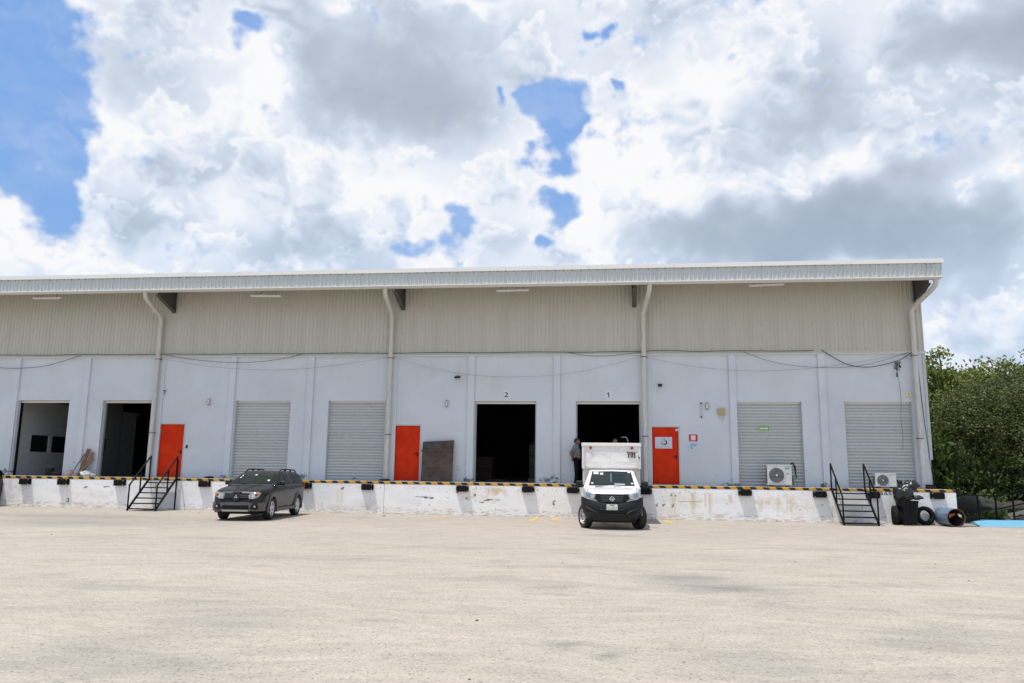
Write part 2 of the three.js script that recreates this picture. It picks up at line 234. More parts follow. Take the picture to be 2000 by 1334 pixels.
// ribbed sheets: six ribs to a sheet
const PITCH = 0.1525, SHEET = PITCH * 6;
function ribbed(h, depth, lower = 0, top = 0) {   // sheet from x = 0, y = 0 up, ribs towards +z
  const prof = []; for (let k = 0; k < 6; k++) { const x = k * PITCH; prof.push([x, 0], [x + 0.088, 0], [x + 0.103, depth], [x + 0.134, depth], [x + 0.149, 0]); } prof.push([SHEET, 0]);
  const pos = [], uv = [], P = (x, y, z) => { pos.push(x, y, z); uv.push(x * 0.5, y * 0.05); };
  for (let i = 0; i + 1 < prof.length; i++) { const [a, za] = prof[i], [b, zb] = prof[i + 1], q = lower; P(a, 0, za + q); P(b, 0, zb + q); P(b, h, zb + top); P(a, 0, za + q); P(b, h, zb + top); P(a, h, za + top); }
  const g = new THREE.BufferGeometry(); g.setAttribute('position', new THREE.Float32BufferAttribute(pos, 3)); g.setAttribute('uv', new THREE.Float32BufferAttribute(uv, 2)); g.computeVertexNormals(); return g;
}
{
  const g = ribbed(2.85, 0.019), tones = [0.985, 1, 1.01, 0.995].map((k) => { const m = M.clad.clone(); m.color.multiplyScalar(k); return m; });
  const n = Math.ceil((RIGHT - LEFT) / SHEET);
  for (let i = 0; i < n; i++) { const o = share('cladding_sheet', g, tones[Math.floor(R0() * 4)], warehouse, RIGHT - (i + 1) * SHEET, 6.03, 0.004 + (i % 2) * 0.0015); o.rotation.y = 0; }
  // side wall of the upper storey, round the corner
  const side = ribbed(3.0, 0.026); for (let i = 0; i < 33; i++) { const o = share('cladding_sheet', side, tones[i % 4], warehouse, RIGHT + 0.002, 6.03, -i * SHEET); o.rotation.y = Math.PI / 2; }
  // screws in rows
  const sg = new THREE.CylinderGeometry(0.012, 0.014, 0.012, 6).rotateX(Math.PI / 2), spots = [];
  for (const y of [6.16, 7.08, 8.03]) for (let i = 0; i < 40; i++) for (const k of [0.55, 2.55, 4.45, 5.55]) spots.push([RIGHT - (i + 1) * SHEET + k * PITCH + 0.02, y + (R0() - 0.5) * 0.02, 0.012]);
  for (const [x, y] of [[11.0, 8.83], [11.0, 8.77], [11.0, 8.71], [11.15, 8.83], [11.15, 8.77], [11.15, 8.71]]) spots.push([x, y, 1.74]);
  for (let i = 0; i < 40; i++) for (const k of [0.55, 2.55, 4.55]) { const x = 11.5 - (i + 1) * SHEET + k * PITCH; spots.push([x, 8.86, 1.705], [x, 8.44, 1.705]); }
  const im = new THREE.InstancedMesh(sg, M.screw, spots.length); spots.forEach((p, i) => im.setMatrixAt(i, new THREE.Matrix4().setPosition(...p))); im.name = 'screws'; im.userData.kind = 'stuff'; warehouse.add(im);
}
// eaves: roof deck, gutter fascia of ribbed sheets, cap in lengths, lip
{
  M.fascia = mat([0.625, 0.67, 0.655], 0.42, { map: streakTex });
  M.cap = mat([0.8, 0.79, 0.76], 0.45);
  const fg = ribbed(0.5, 0.028), n = Math.ceil((11.5 - LEFT) / SHEET);
  for (let i = 0; i < n; i++) share('fascia_sheet', fg, M.fascia, warehouse, 11.53 - (i + 1) * SHEET, 8.405, 1.68 + (i % 2) * 0.0015);
  part('fascia_lip', [bx(LEFT, 11.545, 8.375, 8.405, 1.66, 1.735), bx(LEFT, 11.53, 8.375, 8.405, 1.3, 1.659)], M.cap, warehouse);
  const seg = plate([[0, 8.895], [-0.066, 8.88], [-0.064, 9.035], [0.1, 9.06]], 0, 3.042); seg.rotateY(Math.PI / 2);
  const sg = merge(seg); for (let i = 0; i < 19; i++) share('roof_cap', sg, M.cap, warehouse, 11.575 - (i + 1) * 3.05, (i % 2) * 0.003, 1.69 + (i % 2) * 0.002);
  // gutter trough behind the fascia, roof deck and side gable
  part('gutter', [bx(LEFT, 11.52, 8.41, 8.43, 1.3, 1.675), bx(LEFT, 11.52, 8.43, 8.92, 1.28, 1.3), bx(11.5, 11.53, 8.405, 8.95, 1.2, 1.675)], M.galv, warehouse);
  const deck = plate([[-1.66, 8.96], [-1.66, 8.985], [10, 10.0], [32, 8.7], [32, 8.66], [10, 9.95]], LEFT, 11.55); deck.rotateY(Math.PI / 2);
  part('roof', deck, M.clad, warehouse);
  for (let k = 0; k < 2; k++) part('purlin', [bx(LEFT, 11.45, 8.86 + k * 0.09, 8.95 + k * 0.09, 0.35 - k * 0.0 + (k ? -0.02 : 0.7), 0.42 + (k ? -0.02 : 0.7))], M.galv, warehouse);
  // cantilever brackets on the column lines
  M.bracket = mat([0.08, 0.08, 0.076], 0.6);
  for (const x of [-27.3, -17.62, -7.98, 1.05, 11.22]) {
    const web = plate([[0, 7.86], [1.25, 8.28], [1.25, 8.86], [0, 8.86]], -0.006, 0.006); web.rotateY(-Math.PI / 2); web.translate(x, 0, 0.03);
    const fl = bar([x, 7.85, 0.03], [x, 8.27, 1.28], 0.16, 0.014), end = bx(x - 0.08, x + 0.08, 7.8, 8.86, 0.03, 0.05);
    const p = part('bracket', [web, fl, end], M.bracket, warehouse); void p;
  }
}
// downpipes with elbows and clamps
{
  M.pipe = mat([0.73, 0.715, 0.665], 0.5, { map: grimeTex });
  const tops = { '-27.71': -27.7, '-18.04': -18.02, '-8.36': -8.31, '1.38': 1.56, '10.98': 11.37 };
  PIPES.forEach((x, i) => {
    const tx = tops[String(x)], p = sub('downpipe', warehouse);
    const kx = tx + (x - tx) * 0.0;
    part('pipe', [rod([x, FLOOR + 0.01, 0.19], [x, 7.35, 0.19], 0.088, 0.088, 20), tube([[x, 7.34, 0.19], [x, 7.5, 0.2], [mix(x, kx, 0.12), 7.62, 0.3], [mix(x, kx, 0.5), 7.86, 0.82], [mix(x, kx, 0.9), 8.1, 1.32], [kx, 8.22, 1.44], [kx, 8.4, 1.47]], 0.088, 60, 20)], M.pipe, p);
    part('joint', [rod([x, 7.3, 0.19], [x, 7.42, 0.19], 0.097, 0.097, 20)], M.pipe, p); part('joint', [rod([mix(x, kx, 0.3), 7.76, 0.61], [mix(x, kx, 0.36), 7.8, 0.68], 0.097, 0.097, 20)], M.pipe, p);
    for (const y of [2.9, 5.86]) part('clamp', [rod([x, y, 0.19], [x, y + 0.025, 0.19], 0.095, 0.095, 20), bx(x - 0.11, x + 0.11, y, y + 0.025, 0.08, 0.19)], M.dark, p);
  });
}
// roller doors
{
  M.slat = mat([0.56, 0.575, 0.565], 0.45, { metalness: 0.1 });
  M.guide = mat([0.42, 0.43, 0.44], 0.5, { metalness: 0.3 });
  const H = 0.112, n = 27, prof = []; for (let k = 0; k <= 6; k++) { const t = k / 6; prof.push([-0.012 + 0.036 * Math.sin(t * Math.PI), H * 0.12 + t * H * 0.8]); }
  for (const key of ['r3', 'r4', 'r5', 'r6']) {
    const [a, b] = OPEN[key], d = sub('roller_door', warehouse);
    const pos = [], P = (x, y, z) => pos.push(x, y, z), pr = [[-0.03, 0], [-0.03, H * 0.1], ...prof, [-0.03, H * 0.97], [-0.03, H]];
    for (let i = 0; i + 1 < pr.length; i++) { const [z0, y0] = pr[i], [z1, y1] = pr[i + 1]; P(a + 0.03, y0, z0); P(b - 0.03, y0, z0); P(b - 0.03, y1, z1); P(a + 0.03, y0, z0); P(b - 0.03, y1, z1); P(a + 0.03, y1, z1); }
    let g = new THREE.BufferGeometry(); g.setAttribute('position', new THREE.Float32BufferAttribute(pos, 3)); g = toCreasedNormals(g, 0.6); uvMetres(g, 'x', 'y', 0.4);
    const tones = [0.96, 1, 1.03].map((k) => { const m = M.slat.clone(); m.color.multiplyScalar(k); return m; });
    for (let i = 0; i < n; i++) share('slat', g, tones[Math.floor(R0() * 3)], d, 0, FLOOR + 0.03 + i * H, -0.13 + (R0() - 0.5) * 0.003);
    part('bottom_bar', [bx(a + 0.03, b - 0.03, FLOOR + 0.004, FLOOR + 0.06, -0.16, -0.11)], M.guide, d);
    part('guide', [bx(a, a + 0.05, FLOOR, HEAD, -0.2, -0.1)], M.guide, d); part('guide', [bx(b - 0.05, b, FLOOR, HEAD, -0.2, -0.1)], M.guide, d);
    part('hood', [bx(a, b, HEAD - 0.05, HEAD, -0.2, -0.1)], M.cream, d);
    part('lock', [bx((a + b) / 2 - 0.06, (a + b) / 2 + 0.06, FLOOR + 0.07, FLOOR + 0.1, -0.11, -0.085)], M.dark, d);
  }
  for (const key of ['r1', 'r2', 'a', 'b']) {   // raised doors: the curtain is rolled up under the head
    const [a, b] = OPEN[key], d = sub('roller_door', warehouse);
    part('bottom_bar', [bx(a + 0.02, b - 0.02, HEAD - 0.09, HEAD - 0.012, -0.2, -0.13)], M.cream, d);
    part('guide', [bx(a, a + 0.05, FLOOR, HEAD, -0.24, -0.14)], key === 'r1' ? M.black : M.guide, d); part('guide', [bx(b - 0.05, b, FLOOR, HEAD, -0.24, -0.14)], M.guide, d);
    part('curtain_roll', [rod([a - 0.05, HEAD + 0.2, -0.42], [b + 0.05, HEAD + 0.2, -0.42], 0.2, 0.2, 20)], M.slat, d);
  }
}
// orange doors
{
  const tex = canvasTex(256, 512, (c, w, h) => { const r = rng(8); c.fillStyle = '#e2441f'; c.fillRect(0, 0, w, h); for (let i = 0; i < 90; i++) { c.fillStyle = `rgba(${r() < 0.5 ? '255,120,80' : '120,20,0'},${0.03 + r() * 0.04})`; const s = 10 + r() * 50; c.beginPath(); c.ellipse(r() * w, r() * h, s, s * 1.6, 0, 0, 7); c.fill(); } c.strokeStyle = 'rgba(240,170,140,.35)'; c.lineWidth = 1.5; c.beginPath(); c.moveTo(60, 416); c.lineTo(240, 411); c.stroke(); c.beginPath(); c.moveTo(28, 400); c.lineTo(40, 430); c.stroke(); for (let i = 0; i < 14; i++) { c.fillStyle = 'rgba(60,10,0,.25)'; c.fillRect(r() * w, h - 30 * r() - 4, 4 + r() * 14, 2); } });
  M.door = mat([0.87, 0.48, 0.12], 0.6, { map: tex, phys: true, specularIntensity: 0.35 });
  M.doorFrame = mat([0.55, 0.53, 0.50], 0.5);
  DOORS.forEach(([a, b], i) => {
    const d = sub('door', warehouse); d.userData.label = ['orange door behind the metal stairs on the left', 'orange door beside the rusty panel', 'orange door with a white notice sheet'][i];
    const leaf = rbx(a + 0.05, b - 0.045, FLOOR + 0.03, DHEAD - 0.05, -0.1, -0.04, 0.008); uvMetres(leaf, 'x', 'y', 1 / 1.08, a, FLOOR, 1 / 2.13); part('leaf', leaf, M.door, d);
    part('frame', [bx(a, a + 0.045, FLOOR, DHEAD, -0.14, 0.012), bx(b - 0.045, b, FLOOR, DHEAD, -0.14, 0.012), bx(a + 0.045, b - 0.045, DHEAD - 0.045, DHEAD, -0.14, 0.012), bx(a + 0.045, b - 0.045, FLOOR, FLOOR + 0.02, -0.14, 0.02)], M.doorFrame, d);
    const hx = b - 0.14, hy = 2.2; part('handle', [rbx(hx - 0.022, hx + 0.022, hy - 0.1, hy + 0.06, -0.041, -0.028, 0.005), rbx(hx - 0.13, hx + 0.01, hy - 0.012, hy + 0.012, -0.005, 0.012, 0.005), rod([hx, hy, -0.03], [hx, hy, 0.005], 0.01)], M.black, d);
    for (const y of [1.5, 2.95]) part('hinge', [rod([a + 0.05, y, -0.03], [a + 0.05, y + 0.12, -0.03], 0.012)], M.doorFrame, d);
  });
}
// inside: floor, back and side walls, partitions with windows
{
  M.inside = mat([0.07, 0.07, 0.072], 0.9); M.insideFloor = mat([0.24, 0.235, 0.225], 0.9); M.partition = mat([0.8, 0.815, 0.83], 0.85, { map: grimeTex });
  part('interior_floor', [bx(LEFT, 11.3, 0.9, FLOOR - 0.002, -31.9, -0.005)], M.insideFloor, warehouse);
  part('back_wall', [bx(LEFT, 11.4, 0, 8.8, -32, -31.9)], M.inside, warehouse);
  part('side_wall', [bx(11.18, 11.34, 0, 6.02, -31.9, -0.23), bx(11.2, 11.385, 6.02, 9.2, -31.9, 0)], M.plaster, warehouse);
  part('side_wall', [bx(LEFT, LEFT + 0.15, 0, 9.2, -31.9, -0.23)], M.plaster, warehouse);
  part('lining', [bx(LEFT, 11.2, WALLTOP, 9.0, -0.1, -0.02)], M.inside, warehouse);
  const pw = (x, z0, holes, m, top) => { const s = shapeOf([[0, FLOOR], [-z0, FLOOR], [-z0, top], [0, top]]); for (const [a, b, c, e] of holes) { const p = new THREE.Path(); p.moveTo(a, c); p.lineTo(a, e); p.lineTo(b, e); p.lineTo(b, c); p.closePath(); s.holes.push(p); } return new THREE.ExtrudeGeometry(s, { depth: 0.12, bevelEnabled: false }).rotateY(Math.PI / 2).translate(x - 0.0, 0, -0.25); };
  part('partition_wall', pw(-24.62, -8.5, [[1.15, 2.27, 2.14, 2.86], [2.43, 3.65, 2.14, 2.86]], M.partition, 4.22), M.partition, warehouse);
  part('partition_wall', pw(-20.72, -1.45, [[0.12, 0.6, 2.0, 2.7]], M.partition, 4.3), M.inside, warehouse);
  M.darkGlass = mat([0.02, 0.022, 0.025], 0.06);
  part('partition_window', [bx(-24.6, -24.59, 2.14, 2.86, -2.52, -1.4)], M.darkGlass, warehouse); part('partition_window', [bx(-24.6, -24.59, 2.14, 2.86, -3.9, -2.68)], M.darkGlass, warehouse); part('partition_window', [bx(-20.7, -20.69, 2.0, 2.7, -0.85, -0.37)], M.darkGlass, warehouse);
  part('partition_ceiling', [bx(-27, -24.5, 4.22, 4.3, -9, -0.25)], M.partition, warehouse);
}
// lights under the eaves
{
  const P = [[-22.58, 8.27], [-13.25, 8.22], [-3.5, 8.29], [5.77, 8.35]], lab = ['white strip light hanging under the far left bay of the eaves', 'white strip light hanging under the eaves left of the middle downpipe', 'white strip light under the eaves above the open bay marked 2', 'white strip light hanging under the eaves near the right end, above the closed shutters'];
  P.forEach(([x, y], i) => {
    const t = thing('strip_light', lab[i], 'strip light', [x, y, 1.0], 0, 'strip lights under the eaves'); t.rotation.z = [0, -0.02, 0.01, 0.03][i];
    part('housing', [rbx(-0.62, 0.62, 0, 0.045, -0.06, 0.06, 0.01)], M.white, t); part('tube', [rod([-0.6, -0.012, 0], [0.6, -0.012, 0], 0.014)], M.cream, t);
    for (const s of [-1, 1]) part('hanger', [tube([[s * 0.42, 0.04, 0], [s * 0.4, 0.25, 0.02], [s * 0.3, 0.5, 0], [s * 0.32, 0.66, 0]], 0.008)], M.cable, t);
    part('wire', [tube([[-0.25, 0.04, 0.02], [-0.2, 0.12, 0.05], [0, 0.22, 0.05], [0.25, 0.16, 0.03], [0.42, 0.3, 0]], 0.007)], M.cable, t);
  });
}

// ------------------------------------------------------------------ the loading dock
const DZ = 1.25, DR = 11.57;
const dock = thing('loading_dock', 'raised white concrete loading dock with a yellow and black edge and black rubber bumpers', 'loading dock');
{
  const X0 = -25, X1 = 11.6, W = 2048, faceTex = [0, 1].map((half) => canvasTex(W, 160, (c, w, h) => {
    const a = X0 + half * (X1 - X0) / 2, span = (X1 - X0) / 2, X = (x) => (x - a) / span * w, Y = (y) => h - y / 1.165 * h, r = rng(40 + half);
    c.fillStyle = '#f3f2f0'; c.fillRect(0, 0, w, h);
    for (let i = 0; i < 420; i++) { const s = 6 + r() * 60; c.fillStyle = r() < 0.5 ? `rgba(255,255,255,${0.05 + r() * 0.1})` : `rgba(190,192,198,${0.02 + r() * 0.06})`; c.beginPath(); c.ellipse(r() * w, r() * h, s, s * 0.35, 0, 0, 7); c.fill(); }
    // beige weather stains
    const beige = (x, y, sx, sy, k) => { for (let i = 0; i < 60; i++) { const d = Math.pow(r(), 0.7), q = r() * 6.3, s = 2 + r() * 9; c.fillStyle = `rgba(${200 + r() * 15},${165 + r() * 20},${130 + r() * 15},${k * (0.05 + r() * 0.14)})`; c.beginPath(); c.ellipse(X(x + Math.cos(q) * d * sx), Y(y + Math.sin(q) * d * sy), s, s * (0.6 + r()), 0, 0, 7); c.fill(); } };
    const run = (x, y, l, wd, k) => { const n = 10; for (let i = 0; i < n; i++) { c.fillStyle = `rgba(206,182,156,${k * (0.1 + r() * 0.14)})`; const xx = X(x) + (r() - 0.5) * wd / span * w; c.fillRect(xx, Y(y) + r() * 8, 2 + r() * 8, (l * (0.4 + r() * 0.6)) / 1.165 * h); } };
    beige(-23.6, 0.8, 1.2, 0.25, 1.3); beige(-23, 0.3, 2, 0.25, 0.7); beige(-19.6, 0.5, 1.3, 0.4, 0.7); beige(-20.2, 0.15, 1.8, 0.12, 0.7); beige(-4.4, 0.75, 0.9, 0.25, 1); beige(-4, 0.9, 0.4, 0.15, 1); beige(-8.9, 0.2, 1.6, 0.15, 0.6); beige(-6.2, 0.12, 1.8, 0.1, 0.5); beige(5.7, 0.7, 0.8, 0.2, 0.9); beige(6.4, 0.5, 0.7, 0.3, 0.8); beige(2.8, 0.6, 0.5, 0.4, 0.7);
    for (const [x, y, l, wd, k] of [[2.35, 0.95, 0.95, 0.5, 0.9], [3.0, 0.95, 0.95, 0.35, 1.2], [3.45, 0.95, 0.95, 0.3, 1], [4.2, 0.9, 0.3, 0.15, 0.9], [5.2, 0.8, 0.5, 0.2, 0.8], [5.8, 0.8, 0.6, 0.4, 0.7], [6.1, 0.75, 0.7, 0.3, 0.8], [7.6, 0.6, 0.5, 0.2, 0.8], [-9.8, 0.9, 0.7, 0.2, 0.5], [2.0, 0.5, 0.5, 0.5, 0.5], [-10.5, 0.4, 0.4, 0.2, 0.7]]) run(x, y, l, wd, k);
    // knocks that show the grey concrete, and scrapes
    for (let i = 0; i < 500; i++) { const x = a + r() * span, dens = x > -7 && x < 3 ? 1 : x > -12 ? 0.5 : 0.3; if (r() > dens) continue; const y = r() < 0.45 ? 1 - r() * 0.12 : r(); c.fillStyle = `rgba(${100 + r() * 40},${100 + r() * 40},${98 + r() * 40},${0.35 + r() * 0.5})`; c.beginPath(); c.ellipse(X(x), Y(y), 0.6 + Math.pow(r(), 3) * 5, 0.6 + r() * 1.6, r() * 3, 0, 7); c.fill(); }
    for (const [x, y, l, t] of [[-6.7, 0.62, 0.5, 0.05], [-6.45, 0.6, 0.3, 0.07], [-4.1, 0.56, 0.5, 0.06], [-4.5, 0.47, 0.2, 0.04], [-1.9, 0.5, 0.1, 0.14], [-5.05, 0.6, 0.12, 0.06], [-4.72, 0.72, 0.14, 0.07], [2.9, 0.62, 0.7, 0.015], [-5.4, 0.8, 0.1, 0.06], [-9.7, 0.9, 0.15, 0.08], [1.95, 0.5, 0.12, 0.08], [2.25, 0.48, 0.08, 0.1], [1.7, 0.5, 0.06, 0.1], [2.2, 0.82, 0.05, 0.1], [2.35, 0.84, 0.05, 0.08], [-19.9, 0.78, 0.2, 0.05], [-19, 0.8, 0.25, 0.05]]) for (let i = 0; i < 7; i++) { c.fillStyle = `rgba(105,104,102,${0.4 + r() * 0.4})`; c.beginPath(); c.ellipse(X(x + (r() - 0.5) * l), Y(y + (r() - 0.5) * t), l * 0.22 / span * w, Math.max(0.8, t * 0.3 / 1.165 * h), 0, 0, 7); c.fill(); }
    // dirt at the foot
    for (let i = 0; i < 900; i++) { const y = Math.pow(r(), 2.2) * 0.24; c.fillStyle = `rgba(${150 + r() * 30},${132 + r() * 30},${108 + r() * 30},${0.08 + r() * 0.2})`; c.beginPath(); c.ellipse(r() * w, Y(y), 2 + r() * 14, 1 + r() * 3, 0, 0, 7); c.fill(); }
    // stencilled number and word
    c.fillStyle = 'rgba(40,45,48,.92)'; c.textAlign = 'center'; c.textBaseline = 'middle';
    c.save(); c.translate(X(-20.56), Y(0.28)); c.scale(1.55, 1.7); c.font = 'bold 17px sans-serif'; c.fillText('3', 0, 0); c.restore();
    c.fillStyle = 'rgba(20,20,22,.95)'; c.save(); c.translate(X(9.55), Y(1.0)); c.scale(2.0, 1.35); c.font = 'bold 13px sans-serif'; c.fillText('BASURA', 0, 0); c.restore();
  }, { clamp: true }));
  const mid = (X0 + X1) / 2;
  const face = (x0, x1, t, ox) => { const g = bx(x0, x1, -0.3, 1.07, DZ - 0.1, DZ); uvMetres(g, 'x', 'y', 1 / ((X1 - X0) / 2), ox, 0, 1 / 1.165); return part('front_wall', g, mat([1, 1, 1], 0.85, { map: t, bumpMap: grainTex, bumpScale: 0.004 }), dock); };
  // three cast lengths, with an open joint between the first two
  face(X0, -8.11, faceTex[0], X0); face(-8.095, mid, faceTex[0], X0); face(mid, DR, faceTex[1], mid);
  part('front_wall', bx(LEFT, X0 - 0.01, -0.3, 1.07, DZ - 0.1, DZ), mat([0.7, 0.69, 0.68], 0.8, { map: grimeTex }), dock);
  part('core', [bx(LEFT, DR - 0.005, -0.3, 1.069, 0.0, DZ - 0.101)], mat([0.5, 0.49, 0.47], 0.9), dock);
  part('side_wall', [bx(DR - 0.09, DR, -0.3, 1.06, 0.01, DZ - 0.102)], mat([0.6, 0.6, 0.6], 0.85), dock);
  part('deck', [uvMetres(bx(LEFT, DR - 0.001, 1.07, FLOOR - 0.004, -0.004, DZ - 0.05), 'x', 'z', 0.5)], mat([0.45, 0.44, 0.42], 0.9, { map: grimeTex }), dock);
  // steel edge angle, hazard striped
  const stripe = canvasTex(1024, 64, (c, w, h) => {
    const r = rng(3); c.fillStyle = '#d29a1e'; c.fillRect(0, 0, w, h); c.fillStyle = '#191919'; const n = 8, p = w / n;
    for (let i = -1; i <= n; i++) { c.beginPath(); const k = (r() - 0.5) * 6; c.moveTo(i * p + k, 0); c.lineTo(i * p + p * 0.47 + k, 0); c.lineTo(i * p + p * 0.47 + 22 + k, h); c.lineTo(i * p + 22 + k, h); c.fill(); }
    for (let i = 0; i < 260; i++) { c.fillStyle = r() < 0.5 ? `rgba(120,100,70,${0.15 + r() * 0.3})` : `rgba(40,36,30,${0.1 + r() * 0.3})`; c.beginPath(); c.ellipse(r() * w, r() < 0.5 ? r() * h : h - r() * 10, 1 + r() * 9, 0.6 + r() * 2.4, 0, 0, 7); c.fill(); }
    c.fillStyle = 'rgba(235,225,200,.45)'; for (let i = 0; i < 60; i++) c.fillRect(r() * w, 0, 10 + r() * 40, 2 + r() * 3);
  });
  stripe.repeat.set(1 / 3.52, 1);
  const g = rbx(LEFT, DR + 0.005, 1.072, FLOOR, DZ - 0.045, DZ + 0.006, 0.006); uvMetres(g, 'x', 'y', 1, 0, 1.072, 1 / 0.093);
  part('edge_angle', g, mat([1, 1, 1], 0.55, { map: stripe }), dock);
  // bumpers
  const BX = [-22.39, -20.79, -18.46, -15.04, -11.08, -8.73, -5.2, -2.82, -1.22, 1.31, 4.7, 7.18, 8.91, 10.96], bg = merge([rbx(-0.205, 0.205, -0.108, 0.108, 0, 0.14, 0.012), ...[-0.12, -0.06, 0, 0.06, 0.12].map((x) => bx(x - 0.003, x + 0.003, -0.1, 0.1, 0.14, 0.143))]), pg = merge([bx(-0.225, 0.225, -0.09, -0.06, 0.0, 0.04), bx(-0.225, 0.225, 0.06, 0.09, 0, 0.04), bx(-0.225, -0.205, -0.1, 0.1, 0, 0.07), bx(0.205, 0.225, -0.1, 0.1, 0, 0.07)]);
  const boltG = merge([[-0.19, 0.08], [0.19, 0.08], [-0.19, -0.08], [0.19, -0.08]].map(([x, y]) => new THREE.CylinderGeometry(0.014, 0.014, 0.02, 8).rotateX(Math.PI / 2).translate(x, y, 0.145)));
  for (const x of BX) { const b = sub('bumper', dock, [x, 0.955, DZ + 0.001]); share('rubber_block', bg, M.rubber, b); share('bracket', pg, M.blackSteel, b); share('bolts', boltG, M.galv, b); b.rotation.z = (R0() - 0.5) * 0.015; b.position.y += (R0() - 0.5) * 0.02; }
}
// yellow paint left of old bay lines on the ground
{
  const m = mat([0.75, 0.47, 0.06], 0.8), r = rng(14), pts = [];
  const streak = (x0, z0, x1, z1, w) => { const s = [], n = 9, dx = x1 - x0, dz = z1 - z0, L = Math.hypot(dx, dz), nx = -dz / L, nz = dx / L; for (let i = 0; i <= n; i++) s.push([x0 + dx * i / n + nx * w * (0.3 + r() * 0.5), z0 + dz * i / n + nz * w * (0.3 + r() * 0.5)]); for (let i = n; i >= 0; i--) s.push([x0 + dx * i / n - nx * w * (0.3 + r() * 0.5), z0 + dz * i / n - nz * w * (0.3 + r() * 0.5)]); return new THREE.ShapeGeometry(shapeOf(s)).rotateX(Math.PI / 2).translate(0, 0.004, 0); };
  [[-5.75, 1.6, -5.95, 3.0, 0.1], [-2.4, 1.5, -2.5, 2.3, 0.12], [-2.42, 2.6, -2.55, 3.5, 0.12], [-1.75, 1.5, -1.82, 2.9, 0.12], [1.9, 1.6, 2.1, 3.2, 0.12]].forEach((s, i) => solo('painted_line', streak(...s), m, ['worn yellow paint streak on the ground left of the open bay marked 2', 'short yellow paint mark at the dock foot, left of the truck', 'yellow paint dash a little further out, left of the truck', 'yellow paint mark on the ground nearest the left front wheel of the truck', 'yellow paint mark in the shade right of the truck'][i], 'painted line', null, 'structure'));
}

// ------------------------------------------------------------------ vehicles
function skin(f, nu, nv, u0 = 0, u1 = 1, v0 = 0, v1 = 1) {   // surface from f(u, v) -> [x, y, z]
  const pos = [], uv = [], idx = [];
  for (let j = 0; j <= nv; j++) for (let i = 0; i <= nu; i++) { const u = mix(u0, u1, i / nu), v = mix(v0, v1, j / nv); pos.push(...f(u, v)); uv.push(i / nu, j / nv); }
  for (let j = 0; j < nv; j++) for (let i = 0; i < nu; i++) { const a = j * (nu + 1) + i, b = a + 1, c = a + nu + 1, d = c + 1; idx.push(a, b, c, b, d, c); }
  const g = new THREE.BufferGeometry(); g.setAttribute('position', new THREE.Float32BufferAttribute(pos, 3)); g.setAttribute('uv', new THREE.Float32BufferAttribute(uv, 2)); g.setIndex(idx); g.computeVertexNormals(); return g;
}
function table(rows, k = 1) {   // smooth interpolation of [z, value] rows, z ascending
  return (z) => { let i = 0; while (i < rows.length - 2 && z > rows[i + 1][0]) i++; const [a, va] = rows[i], b = rows[i + 1][0], vb = rows[i + 1][k]; const t = clamp((z - a) / (b - a)); const p = rows[Math.max(0, i - 1)], q = rows[Math.min(rows.length - 1, i + 2)]; const v0 = rows[i][k], m0 = (vb - p[k]) / (b - p[0] || 1) * (b - a), m1 = (q[k] - v0) / (q[0] - a || 1) * (b - a); void va; const lim = 3 * Math.abs(vb - v0), c = (m) => clamp(m, -lim, lim); const t2 = t * t, t3 = t2 * t; return (2 * t3 - 3 * t2 + 1) * v0 + (t3 - 2 * t2 + t) * c(m0) + (-2 * t3 + 3 * t2) * vb + (t3 - t2) * c(m1); };
}
function hull(ring, zs, ns) {   // closed body: ring(z, s) -> [x, y], s from bottom centre to top centre on the +x side
  const pos = [], uv = [], idx = [], m = 2 * ns; 
  zs.forEach((z, j) => { for (let i = 0; i < m; i++) { const half = i < ns, s = half ? i / (ns - 1) : (m - 1 - i) / (ns - 1), [x, y] = ring(z, s); pos.push(half ? x : -x, y, z); uv.push(z, y); } void j; });
  for (let j = 0; j + 1 < zs.length; j++) for (let i = 0; i < m; i++) { const a = j * m + i, b = j * m + (i + 1) % m, c = a + m, d = b + m; idx.push(a, c, b, b, c, d); }
  for (const [j, flip] of [[0, 1], [zs.length - 1, 0]]) { const c0 = pos.length / 3; let cy = 0; for (let i = 0; i < m; i++) cy += pos[(j * m + i) * 3 + 1] / m; pos.push(0, cy, zs[j]); uv.push(0, 0); for (let i = 0; i < m; i++) { const a = j * m + i, b = j * m + (i + 1) % m; flip ? idx.push(c0, a, b) : idx.push(c0, b, a); } }
  const g = new THREE.BufferGeometry(); g.setAttribute('position', new THREE.Float32BufferAttribute(pos, 3)); g.setAttribute('uv', new THREE.Float32BufferAttribute(uv, 2)); g.setIndex(idx); g.computeVertexNormals(); return g;
}
function spline(pts) { const c = new THREE.CatmullRomCurve3(pts.map(([x, y]) => V(x, y, 0)), false, 'centripetal'); return (s) => { const p = c.getPoint(clamp(s)); return [p.x, p.y]; }; }
function carve(geo, cutters) {
  const ev = new Evaluator(); ev.useGroups = false; let a = new Brush(geo); a.updateMatrixWorld();
  for (const c of cutters) { const b = new Brush(c); b.updateMatrixWorld(); const r = ev.evaluate(a, b, SUBTRACTION); a = new Brush(r.geometry); a.updateMatrixWorld(); }
  const g = a.geometry; g.deleteAttribute('normal'); return toCreasedNormals(g.index ? g.toNonIndexed() : g, 0.7);
}
function flipX(g) { g = g.index ? g.toNonIndexed() : g; g.scale(-1, 1, 1); for (const k of Object.keys(g.attributes)) { const a = g.attributes[k], n = a.itemSize, d = a.array; for (let i = 0; i < a.count; i += 3) for (let c = 0; c < n; c++) { const q = d[(i + 1) * n + c]; d[(i + 1) * n + c] = d[(i + 2) * n + c]; d[(i + 2) * n + c] = q; } } return g; }
const carPaint = (c, r = 0.28) => mat(c, r, { phys: true, clearcoat: 0.8, clearcoatRoughness: 0.08 });
